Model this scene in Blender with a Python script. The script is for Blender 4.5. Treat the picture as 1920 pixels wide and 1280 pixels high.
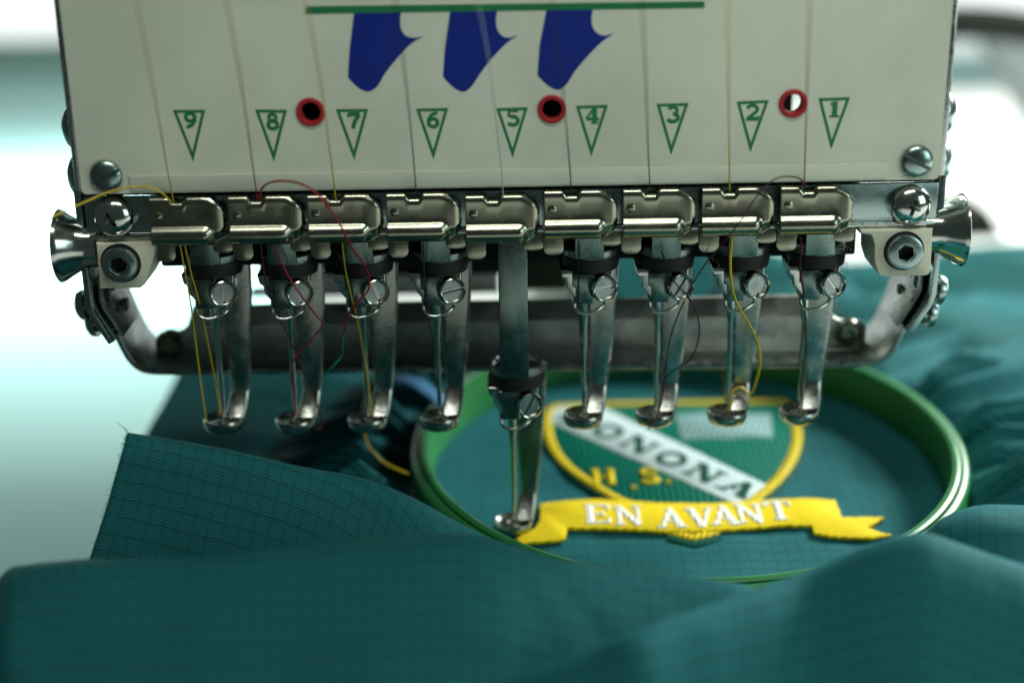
import bpy, bmesh, math, random
from mathutils import Vector, Matrix, noise

# ------------------------------------------------------------------ scene, camera, light
scene = bpy.context.scene
for o in list(bpy.data.objects):
    bpy.data.objects.remove(o)
COL = scene.collection
MM = 0.001
rad = math.radians
scene.render.engine = 'CYCLES'
scene.cycles.use_denoising = True
scene.cycles.max_bounces = 8
scene.cycles.caustics_reflective = False
scene.cycles.caustics_refractive = False
vs = scene.view_settings
vs.view_transform = 'Standard'
vs.look = 'None'
vs.gamma = 1.0
vs.use_curve_mapping = False
vs.exposure = 0.0

cam_data = bpy.data.cameras.new('camera')
cam = bpy.data.objects.new('camera', cam_data)
COL.objects.link(cam)
cam_data.sensor_width = 36.0
cam_data.lens = 52.125
cam_data.clip_start = 0.01
cam_data.clip_end = 50.0
cam.matrix_world = (Matrix.Translation(Vector((2.0, -302.0, 157.0)) * MM)
                    @ Matrix.Rotation(rad(90 - 19.5), 4, 'X') @ Matrix.Rotation(rad(-1.0), 4, 'Z'))
cam_data.dof.use_dof = True
cam_data.dof.focus_distance = 0.318
cam_data.dof.aperture_fstop = 4.5
cam_data.dof.aperture_blades = 7
scene.camera = cam

world = bpy.data.worlds.new('World')
scene.world = world
world.use_nodes = True
wb = world.node_tree.nodes['Background']
wb.inputs['Color'].default_value = (0.62, 0.88, 0.80, 1)
wb.inputs['Strength'].default_value = 0.05

def area_light(name, loc, target, sx, sy, power, color):
    ld = bpy.data.lights.new(name, 'AREA')
    ld.shape = 'RECTANGLE'
    ld.size, ld.size_y = sx * MM, sy * MM
    ld.energy = power
    ld.color = color
    ob = bpy.data.objects.new(name, ld)
    COL.objects.link(ob)
    ob.location = Vector(loc) * MM
    ob.rotation_euler = (Vector(target) - Vector(loc)).to_track_quat('-Z', 'Y').to_euler()
    return ob

# bright key_window behind to the right, a weak ceiling lamp in front, an added light low over the
# work table behind to blow it out, and an added dim fill from the front right
area_light('key_window', (560, 390, 365), (40, 20, 0), 260, 200, 12.5, (0.95, 1.0, 0.95))
area_light('ceiling_lamp', (60, -330, 800), (0, 0, 60), 520, 90, 2.8, (0.96, 1.0, 0.90))
area_light('table_fill', (-520, 1650, 0), (-520, 1650, -350), 1300, 420, 27.0, (0.97, 1.0, 0.98))
area_light('front_fill', (900, -600, 350), (40, 0, 40), 500, 500, 2.6, (0.76, 1.0, 0.94))

# ------------------------------------------------------------------ materials
def mat(name, color, rough=0.5, metal=0.0, spec=0.5, noise_scale=None, noise_amt=0.15, rough_var=0.0, bump=0.0, bump_scale=None, sheen=0.0, coat=0.0):
    m = bpy.data.materials.new(name)
    m.use_nodes = True
    nt = m.node_tree
    b = nt.nodes['Principled BSDF']
    b.inputs['Base Color'].default_value = (*color, 1)
    b.inputs['Roughness'].default_value = rough
    b.inputs['Metallic'].default_value = metal
    b.inputs['Specular IOR Level'].default_value = spec
    if sheen:
        b.inputs['Sheen Weight'].default_value = sheen
        b.inputs['Sheen Roughness'].default_value = 0.5
    if coat:
        b.inputs['Coat Weight'].default_value = coat
        b.inputs['Coat Roughness'].default_value = 0.15
    if noise_scale:
        tc = nt.nodes.new('ShaderNodeTexCoord')
        n = nt.nodes.new('ShaderNodeTexNoise')
        n.inputs['Scale'].default_value = noise_scale
        n.inputs['Detail'].default_value = 8
        n.inputs['Roughness'].default_value = 0.65
        oi = nt.nodes.new('ShaderNodeObjectInfo')
        vm = nt.nodes.new('ShaderNodeVectorMath'); vm.operation = 'ADD'
        nt.links.new(tc.outputs['Object'], vm.inputs[0]); nt.links.new(oi.outputs['Random'], vm.inputs[1])
        nt.links.new(vm.outputs[0], n.inputs['Vector'])
        mr = nt.nodes.new('ShaderNodeMapRange')
        mr.inputs['From Min'].default_value = 0.3
        mr.inputs['From Max'].default_value = 0.7
        mr.inputs['To Min'].default_value = 1 - noise_amt
        mr.inputs['To Max'].default_value = 1 + noise_amt
        nt.links.new(n.outputs['Fac'], mr.inputs['Value'])
        mx = nt.nodes.new('ShaderNodeMix')
        mx.data_type = 'RGBA'
        mx.blend_type = 'MULTIPLY'
        mx.inputs[0].default_value = 1.0
        mx.inputs[6].default_value = (*color, 1)
        nt.links.new(mr.outputs[0], mx.inputs[7])
        nt.links.new(mx.outputs[2], b.inputs['Base Color'])
        if rough_var:
            m2 = nt.nodes.new('ShaderNodeMapRange')
            m2.inputs['From Min'].default_value = 0.3
            m2.inputs['From Max'].default_value = 0.7
            m2.inputs['To Min'].default_value = max(0.02, rough - rough_var)
            m2.inputs['To Max'].default_value = rough + rough_var
            nt.links.new(n.outputs['Fac'], m2.inputs['Value'])
            nt.links.new(m2.outputs[0], b.inputs['Roughness'])
        if bump:
            n2 = nt.nodes.new('ShaderNodeTexNoise')
            n2.inputs['Scale'].default_value = bump_scale or noise_scale * 4
            n2.inputs['Detail'].default_value = 4
            nt.links.new(tc.outputs['Object'], n2.inputs['Vector'])
            bp = nt.nodes.new('ShaderNodeBump')
            bp.inputs['Strength'].default_value = bump
            bp.inputs['Distance'].default_value = 0.0003
            nt.links.new(n2.outputs['Fac'], bp.inputs['Height'])
            nt.links.new(bp.outputs[0], b.inputs['Normal'])
    return m

def fabric_mat(name, color, fine=0.62, grid_u=3.05, grid_v=3.72, contrast=0.7):
    """ripstop cloth: fine ribs along v, darker grid lines every few millimetres; UVs are in mm"""
    m = bpy.data.materials.new(name)
    m.use_nodes = True
    nt = m.node_tree
    L = nt.links.new
    b = nt.nodes['Principled BSDF']
    b.inputs['Roughness'].default_value = 0.72
    b.inputs['Specular IOR Level'].default_value = 0.08
    b.inputs['Sheen Weight'].default_value = 0.03
    b.inputs['Sheen Roughness'].default_value = 0.4
    b.inputs['Sheen Tint'].default_value = (0.15, 0.8, 0.8, 1)
    uv = nt.nodes.new('ShaderNodeUVMap')
    warp = nt.nodes.new('ShaderNodeTexNoise')
    warp.inputs['Scale'].default_value = 0.35
    warp.inputs['Detail'].default_value = 2
    L(uv.outputs[0], warp.inputs['Vector'])
    wm = nt.nodes.new('ShaderNodeVectorMath'); wm.operation = 'MULTIPLY_ADD'
    wm.inputs[1].default_value = (0.5, 0.5, 0)
    L(warp.outputs['Color'], wm.inputs[0])
    L(uv.outputs[0], wm.inputs[2])
    sep = nt.nodes.new('ShaderNodeSeparateXYZ')
    L(wm.outputs[0], sep.inputs[0])

    def math_node(op, a, v=None):
        n = nt.nodes.new('ShaderNodeMath')
        n.operation = op
        if hasattr(a, 'node'):
            L(a, n.inputs[0])
        else:
            n.inputs[0].default_value = a
        if v is not None:
            if hasattr(v, 'node'):
                L(v, n.inputs[1])
            else:
                n.inputs[1].default_value = v
        return n.outputs[0]

    def line(coord, pitch, width):          # 1 on a thin line every pitch mm
        f = math_node('FRACT', math_node('DIVIDE', coord, pitch))
        d = math_node('ABSOLUTE', math_node('SUBTRACT', f, 0.5))
        return math_node('LESS_THAN', d, width / pitch / 2)
    ribs = math_node('SINE', math_node('MULTIPLY', sep.outputs[1], 2 * math.pi / fine))
    ribs01 = math_node('ADD', math_node('MULTIPLY', ribs, 0.5), 0.5)
    fu = math_node('SINE', math_node('MULTIPLY', sep.outputs[0], 2 * math.pi / 0.31))
    fu01 = math_node('ADD', math_node('MULTIPLY', fu, 0.5), 0.5)
    lu = line(sep.outputs[0], grid_u, 0.42)
    lv = line(sep.outputs[1], grid_v, 0.50)
    lines = math_node('MAXIMUM', math_node('MULTIPLY', lu, 0.75), lv)
    body = math_node('ADD', math_node('MULTIPLY', ribs01, 0.8), math_node('MULTIPLY', fu01, 0.2))
    val = math_node('SUBTRACT', body, math_node('MULTIPLY', lines, 0.26))
    mr = nt.nodes.new('ShaderNodeMapRange')
    mr.inputs['From Min'].default_value = -0.2
    mr.inputs['From Max'].default_value = 1.0
    mr.inputs['To Min'].default_value = 1 - contrast
    mr.inputs['To Max'].default_value = 1 + contrast * 0.6
    L(val, mr.inputs['Value'])
    big = nt.nodes.new('ShaderNodeTexNoise')
    big.inputs['Scale'].default_value = 0.05
    big.inputs['Detail'].default_value = 5
    L(uv.outputs[0], big.inputs['Vector'])
    bm_ = nt.nodes.new('ShaderNodeMapRange')
    bm_.inputs['To Min'].default_value = 0.85
    bm_.inputs['To Max'].default_value = 1.15
    L(big.outputs['Fac'], bm_.inputs['Value'])
    tot = math_node('MULTIPLY', mr.outputs[0], bm_.outputs[0])
    mx = nt.nodes.new('ShaderNodeMix')
    mx.data_type = 'RGBA'
    mx.blend_type = 'MULTIPLY'
    mx.inputs[0].default_value = 1.0
    mx.inputs[6].default_value = (*color, 1)
    L(tot, mx.inputs[7])
    L(mx.outputs[2], b.inputs['Base Color'])
    bp = nt.nodes.new('ShaderNodeBump')
    bp.inputs['Strength'].default_value = 0.35
    bp.inputs['Distance'].default_value = 0.0002
    L(val, bp.inputs['Height'])
    L(bp.outputs[0], b.inputs['Normal'])
    return m

def stitch_mat(name, color, scale=1500.0, rot=0.0, rough=0.45):
    """satin stitch: fine parallel thread ridges"""
    m = bpy.data.materials.new(name)
    m.use_nodes = True
    nt = m.node_tree
    L = nt.links.new
    b = nt.nodes['Principled BSDF']
    b.inputs['Roughness'].default_value = rough
    b.inputs['Specular IOR Level'].default_value = 0.04
    tc = nt.nodes.new('ShaderNodeTexCoord')
    mp = nt.nodes.new('ShaderNodeMapping')
    mp.inputs['Rotation'].default_value = (0, 0, rot)
    L(tc.outputs['Object'], mp.inputs['Vector'])
    w = nt.nodes.new('ShaderNodeTexWave')
    w.inputs['Scale'].default_value = scale / 6.28
    w.inputs['Distortion'].default_value = 1.2
    w.inputs['Detail'].default_value = 2
    L(mp.outputs[0], w.inputs['Vector'])
    n = nt.nodes.new('ShaderNodeTexNoise')
    n.inputs['Scale'].default_value = 900
    L(tc.outputs['Object'], n.inputs['Vector'])
    ad = nt.nodes.new('ShaderNodeMath'); ad.operation = 'MULTIPLY_ADD'
    ad.inputs[1].default_value = 0.35
    L(n.outputs['Fac'], ad.inputs[0]); L(w.outputs['Fac'], ad.inputs[2])
    mr = nt.nodes.new('ShaderNodeMapRange')
    mr.inputs['To Min'].default_value = 0.72
    mr.inputs['To Max'].default_value = 1.15
    L(ad.outputs[0], mr.inputs['Value'])
    mx = nt.nodes.new('ShaderNodeMix')
    mx.data_type = 'RGBA'; mx.blend_type = 'MULTIPLY'
    mx.inputs[0].default_value = 1.0
    mx.inputs[6].default_value = (*color, 1)
    L(mr.outputs[0], mx.inputs[7])
    L(mx.outputs[2], b.inputs['Base Color'])
    bp = nt.nodes.new('ShaderNodeBump')
    bp.inputs['Strength'].default_value = 0.6
    bp.inputs['Distance'].default_value = 0.0003
    L(ad.outputs[0], bp.inputs['Height'])
    L(bp.outputs[0], b.inputs['Normal'])
    return m

M = {
 'paint': mat('cream_enamel', (0.68, 0.70, 0.58), 0.42, 0, 0.5, 22, 0.13, 0.12, 0.05, 900),
 'strip': mat('cream_strip', (0.63, 0.65, 0.54), 0.5, 0, 0.4, 60, 0.05),
 'block': mat('ivory_casting', (0.72, 0.70, 0.55), 0.45, 0, 0.5, 200, 0.08, 0.05, 0.1, 1200),
 'chrome': mat('polished_steel', (0.60, 0.62, 0.58), 0.15, 1, 0.5, 300, 0.10, 0.05),
 'nickel': mat('satin_nickel', (0.345, 0.345, 0.265), 0.24, 1, 0.5, 220, 0.10, 0.06),
 'steel': mat('brushed_steel', (0.56, 0.58, 0.55), 0.30, 1, 0.5, 400, 0.18, 0.10, 0.15, 1500),
 'worn': mat('worn_steel', (0.30, 0.33, 0.32), 0.34, 1, 0.5, 350, 0.32, 0.14, 0.25, 900),
 'darksteel': mat('dark_steel', (0.40, 0.43, 0.43), 0.42, 1, 0.5, 260, 0.25, 0.10, 0.2, 900),
 'sole': mat('foot_steel', (0.38, 0.39, 0.36), 0.24, 1, 0.5, 350, 0.35, 0.08, 0.1, 900),
 'slide': mat('slide_steel', (0.20, 0.27, 0.245), 0.26, 1, 0.5, 300, 0.25, 0.08),
 'flange': mat('bright_worn_steel', (0.72, 0.72, 0.68), 0.46, 1, 0.5, 160, 0.25, 0.12, 0.3, 500),
 'zinc': mat('blue_zinc', (0.34, 0.43, 0.42), 0.28, 1, 0.5, 300, 0.12, 0.06),
 'black': mat('black_rubber', (0.012, 0.012, 0.012), 0.55, 0, 0.4, 300, 0.2),
 'dark': mat('dark_casing_and_shade', (0.015, 0.017, 0.017), 0.6, 0, 0.3, 60, 0.2),  # dark casing tone, also stands in for shade in gaps and sockets
 'lint': mat('grey_lint', (0.55, 0.58, 0.58), 0.9, 0, 0.1),
 'logo': mat('blue_ink', (0.004, 0.022, 0.24), 0.45, 0, 0.4, 90, 0.05),
 'greenink': mat('green_ink', (0.018, 0.19, 0.07), 0.5, 0, 0.4, 90, 0.08),
 'red': mat('red_plastic', (0.42, 0.018, 0.022), 0.4, 0, 0.5, 200, 0.08),
 'hoop': mat('green_plastic', (0.018, 0.16, 0.042), 0.36, 0, 0.42, 120, 0.10, 0.08, 0.1, 700),
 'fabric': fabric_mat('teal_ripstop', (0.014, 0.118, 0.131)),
 'heap': fabric_mat('teal_ripstop_shaded', (0.010, 0.092, 0.096)),  # same cloth, darkened in its colour against the strong key light
 'st_green': stitch_mat('green_stitch', (0.002, 0.125, 0.085), 1200, 0.0, 0.5),
 'st_dark': stitch_mat('dark_green_stitch', (0.004, 0.075, 0.05), 1900, 0.6, 0.55),
 'st_yellow': stitch_mat('yellow_stitch', (0.75, 0.56, 0.02), 1500, 1.1, 0.45),
 'st_gold': stitch_mat('border_stitch', (0.62, 0.47, 0.02), 1500, 0.4, 0.45),
 'st_white': stitch_mat('shaded_white_stitch', (0.54, 0.66, 0.67), 1200, 0.8, 0.45),  # sash white greyed, shade worked into the colour
 'st_book': stitch_mat('shaded_grey_stitch', (0.22, 0.36, 0.36), 1200, 0.3, 0.5),  # book thread darkened, shade worked into its grey
 'st_white2': stitch_mat('white_letter_stitch', (0.78, 0.80, 0.76), 1900, 0.0, 0.45),
 'table': mat('mint_laminate', (0.40, 0.72, 0.68), 0.6, 0, 0.1, 8, 0.04, 0.05),
 'mtable': mat('white_laminate', (0.80, 0.82, 0.80), 0.5, 0, 0.2, 8, 0.03),
 'wall': mat('white_wall', (0.80, 0.82, 0.80), 0.8, 0, 0.3, 4, 0.03),
 'ledge': mat('grey_green_ledge', (0.30, 0.46, 0.38), 0.6, 0, 0.4, 10, 0.1),
 'white': mat('white_plastic', (0.82, 0.84, 0.82), 0.4, 0, 0.5, 20, 0.04),
 'greyrail': mat('grey_rail', (0.008, 0.010, 0.008), 0.7, 0, 0.1, 20, 0.1),
 'brown': mat('brown_board', (0.008, 0.006, 0.004), 0.7, 0, 0.2, 40, 0.2),
 'greyboard': mat('grey_board', (0.16, 0.18, 0.18), 0.7, 0, 0.2, 20, 0.1),
 'blue': mat('blue_tape', (0.08, 0.38, 0.80), 0.6, 0, 0.4, 300, 0.15, sheen=0.3),
 'ty': mat('yellow_thread', (0.62, 0.44, 0.012), 0.42, 0, 0.5, 2500, 0.25),
 'tr': mat('crimson_thread', (0.28, 0.012, 0.025), 0.5, 0, 0.4, 2500, 0.25),
 'td': mat('dark_red_thread', (0.075, 0.008, 0.012), 0.5, 0, 0.4, 2500, 0.25),
 'tn': mat('navy_thread', (0.012, 0.02, 0.075), 0.5, 0, 0.4, 2500, 0.25),
 'tk': mat('black_thread', (0.008, 0.009, 0.011), 0.45, 0, 0.4, 2500, 0.25),
 'tb': mat('brown_thread', (0.07, 0.035, 0.025), 0.5, 0, 0.4, 2500, 0.25),
 'tg': mat('green_thread', (0.01, 0.22, 0.12), 0.6, 0, 0.3, 2500, 0.25),
 'tw': mat('pale_grey_thread', (0.55, 0.60, 0.60), 0.5, 0, 0.4, 2500, 0.15),
}

# ------------------------------------------------------------------ mesh helpers (all in millimetres)
def link(name, me, m=None, parent=None, smooth=True, autosmooth=None):
    if m is not None:
        me.materials.append(m)
    ob = bpy.data.objects.new(name, me)
    COL.objects.link(ob)
    if smooth:
        for p in me.polygons:
            p.use_smooth = True
        if autosmooth is not None:
            me.set_sharp_from_angle(angle=rad(autosmooth))
    if parent is not None:
        ob.parent = parent
    return ob

def from_bm(name, bm, m=None, parent=None, smooth=True, autosmooth=35):
    bmesh.ops.recalc_face_normals(bm, faces=bm.faces)
    me = bpy.data.meshes.new(name)
    bm.to_mesh(me)
    bm.free()
    return link(name, me, m, parent, smooth, autosmooth)

def V(x, y, z):
    return Vector((x * MM, y * MM, z * MM))

def bm_box(bm, x0, x1, y0, y1, z0, z1, bev=0.0, seg=2):
    vs_ = [bm.verts.new(V(x, y, z)) for z in (z0, z1) for y in (y0, y1) for x in (x0, x1)]
    f = [(0, 1, 3, 2), (4, 6, 7, 5), (0, 4, 5, 1), (2, 3, 7, 6), (0, 2, 6, 4), (1, 5, 7, 3)]
    faces = [bm.faces.new([vs_[i] for i in q]) for q in f]
    if bev:
        edges = list({e for fc in faces for e in fc.edges})
        bmesh.ops.bevel(bm, geom=edges, offset=bev * MM, segments=seg, affect='EDGES', profile=0.5)

def box(name, x0, x1, y0, y1, z0, z1, m, parent=None, bev=0.3):
    bm = bmesh.new()
    bm_box(bm, x0, x1, y0, y1, z0, z1, bev)
    return from_bm(name, bm, m, parent)

def bm_prism(bm, poly, y0, y1, bev=0.0, holes=(), plane='XZ', seg=2):
    """polygon (with holes) extruded; plane XZ extrudes along Y, plane XY along Z"""
    def pt(a, b, c):
        return V(a, c, b) if plane == 'XZ' else V(a, b, c)
    loops = [list(poly)] + [list(h) for h in holes]
    edges = []
    rings = []
    for lp in loops:
        vs_ = [bm.verts.new(pt(a, b, y0)) for a, b in lp]
        rings.append(vs_)
        for i in range(len(vs_)):
            edges.append(bm.edges.new((vs_[i], vs_[(i + 1) % len(vs_)])))
    if holes:
        r = bmesh.ops.triangle_fill(bm, use_beauty=True, use_dissolve=False, edges=edges)
        front = [g for g in r['geom'] if isinstance(g, bmesh.types.BMFace)]
    else:
        front = [bm.faces.new(rings[0])]
    ext = bmesh.ops.extrude_face_region(bm, geom=front)
    nv = [g for g in ext['geom'] if isinstance(g, bmesh.types.BMVert)]
    d = V(0, y1 - y0, 0) if plane == 'XZ' else V(0, 0, y1 - y0)
    bmesh.ops.translate(bm, verts=nv, vec=d)
    if bev:
        bm.edges.ensure_lookup_table()
        be = [e for e in bm.edges if len(e.link_faces) == 2 and e.calc_face_angle(0) > 0.5
              and (abs(e.verts[0].co.y - e.verts[1].co.y) < 1e-7 if plane == 'XZ' else abs(e.verts[0].co.z - e.verts[1].co.z) < 1e-7)]
        bmesh.ops.bevel(bm, geom=be, offset=bev * MM, segments=seg, affect='EDGES', profile=0.5)

def prism(name, poly, y0, y1, m, parent=None, bev=0.0, holes=(), plane='XZ', autosmooth=35):
    bm = bmesh.new()
    bm_prism(bm, poly, y0, y1, bev, holes, plane)
    return from_bm(name, bm, m, parent, True, autosmooth)

def bm_lathe(bm, prof, n=32, mtx=Matrix.Identity(4), sx=1.0, sy=1.0):
    """profile of (radius, height) about local z"""
    rings = []
    for r, h in prof:
        if r < 1e-6:
            rings.append([bm.verts.new(mtx @ V(0, 0, h))])
        else:
            rings.append([bm.verts.new(mtx @ V(r * math.cos(2 * math.pi * i / n) * sx, r * math.sin(2 * math.pi * i / n) * sy, h)) for i in range(n)])
    for a, b in zip(rings, rings[1:]):
        for i in range(n):
            j = (i + 1) % n
            if len(a) == 1 and len(b) == 1:
                continue
            if len(a) == 1:
                bm.faces.new((a[0], b[j], b[i]))
            elif len(b) == 1:
                bm.faces.new((a[i], a[j], b[0]))
            else:
                bm.faces.new((a[i], a[j], b[j], b[i]))

def axis_mtx(loc, direction, spin=0.0):
    q = Vector(direction).to_track_quat('Z', 'Y')
    return Matrix.Translation(V(*loc)) @ q.to_matrix().to_4x4() @ Matrix.Rotation(spin, 4, 'Z')

def lathe(name, prof, loc, direction, m, parent=None, n=32, autosmooth=35, sx=1.0, sy=1.0):
    bm = bmesh.new()
    bm_lathe(bm, prof, n, axis_mtx(loc, direction), sx, sy)
    return from_bm(name, bm, m, parent, True, autosmooth)

def catmull(pts, k):
    pts = [Vector(p) for p in pts]
    out = []
    n = len(pts)
    for i in range(n - 1):
        p0 = pts[i - 1] if i else pts[0] * 2 - pts[1]
        p1, p2 = pts[i], pts[i + 1]
        p3 = pts[i + 2] if i + 2 < n else pts[-1] * 2 - pts[-2]
        for j in range(k):
            t = j / k
            out.append(0.5 * ((2 * p1) + (p2 - p0) * t + (2 * p0 - 5 * p1 + 4 * p2 - p3) * t * t + (3 * p1 - p0 - 3 * p2 + p3) * t ** 3))
    out.append(pts[-1])
    return out

def bm_tube(bm, pts, r, n=8, closed=False):
    """tube along points in mm; r a number or a function of 0..1"""
    rings = []
    N = len(pts)
    prev = None
    for i, p in enumerate(pts):
        a = pts[max(0, i - 1)]
        b = pts[min(N - 1, i + 1)]
        d = (b - a)
        if d.length < 1e-9:
            d = Vector((0, 0, 1))
        d.normalize()
        if prev is None:
            u = d.orthogonal().normalized()
        else:
            u = (prev - d * prev.dot(d))
            u = u.normalized() if u.length > 1e-6 else d.orthogonal().normalized()
        prev = u
        w = d.cross(u)
        rr = r(i / (N - 1)) if callable(r) else r
        rings.append([bm.verts.new((p + (u * math.cos(2 * math.pi * k / n) + w * math.sin(2 * math.pi * k / n)) * rr) * MM) for k in range(n)])
    for a, b in zip(rings, rings[1:]):
        for k in range(n):
            bm.faces.new((a[k], a[(k + 1) % n], b[(k + 1) % n], b[k]))
    bm.faces.new(rings[0][::-1])
    bm.faces.new(rings[-1])

def tube(name, pts, r, m, parent=None, k=8, n=8):
    bm = bmesh.new()
    bm_tube(bm, catmull(pts, k) if k > 1 else [Vector(p) for p in pts], r, n)
    return from_bm(name, bm, m, parent, True, 60)

def empty(name, loc=(0, 0, 0)):
    o = bpy.data.objects.new(name, None)
    o.empty_display_size = 0.005
    COL.objects.link(o)
    o.location = Vector(loc) * MM
    return o

def tag(o, label=None, category=None, group=None, kind=None):
    if label: o['label'] = label
    if category: o['category'] = category
    if group: o['group'] = group
    if kind: o['kind'] = kind
    return o

def loft(name, rows, m, parent=None, ku=6, kv=6, wrinkle=0.0, wscale=0.05, thick=0.35, uoff=0.0, voff=0.0, seed=0.0, rot=0.0):
    """smooth sheet through rows of points, UVs measured along the sheet in mm"""
    rows = [catmull(r, ku) for r in rows]
    cols = list(zip(*rows))
    cols = [catmull(c, kv) for c in cols]              # cols[u][v]
    nu, nv = len(cols), len(cols[0])
    P = [[Vector(cols[i][j]) for j in range(nv)] for i in range(nu)]
    if wrinkle:
        Q = [[p.copy() for p in c] for c in P]
        for i in range(nu):
            for j in range(nv):
                a = P[min(nu - 1, i + 1)][j] - P[max(0, i - 1)][j]
                b = P[i][min(nv - 1, j + 1)] - P[i][max(0, j - 1)]
                nn = a.cross(b)
                if nn.length < 1e-9:
                    continue
                nn.normalize()
                s = P[i][j] * wscale
                e = s.y - s.z * 0.6 + s.x * 0.45
                h = noise.noise(Vector((s.x * 0.35 + seed, e * 1.7, seed))) + 0.35 * noise.noise(Vector((s.x * 1.1, e * 4.2 + seed, 2.0))) + 0.12 * noise.noise(Vector((s.x * 5, e * 7 + seed, s.z * 5)))
                Q[i][j] = P[i][j] + nn * h * wrinkle
        P = Q
    mu, mv = nu // 2, nv // 2
    ulen = [0.0]
    for i in range(1, nu):
        ulen.append(ulen[-1] + (P[i][mv] - P[i - 1][mv]).length)
    uvs = []
    for i in range(nu):
        l = [0.0]
        for j in range(1, nv):
            l.append(l[-1] + (P[i][j] - P[i][j - 1]).length)
        uvs.append([(ulen[i] + uoff, l[j] + voff) for j in range(nv)])
    if rot:
        c_, s_ = math.cos(rot), math.sin(rot)
        uvs = [[(u * c_ - v * s_, u * s_ + v * c_) for u, v in c] for c in uvs]
    verts = [tuple(P[i][j] * MM) for i in range(nu) for j in range(nv)]
    faces = []
    for i in range(nu - 1):
        for j in range(nv - 1):
            a = i * nv + j
            faces.append((a, a + 1, a + nv + 1, a + nv))
    me = bpy.data.meshes.new(name)
    me.from_pydata(verts, [], faces)
    lay = me.uv_layers.new(name='UVMap')
    flat = [uv for c in uvs for uv in c]
    for lp in me.loops:
        lay.data[lp.index].uv = flat[lp.vertex_index]
    ob = link(name, me, m, parent, True)
    if thick:
        md = ob.modifiers.new('thickness', 'SOLIDIFY')
        md.thickness = thick * MM
        md.offset = 0
    return ob

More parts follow.
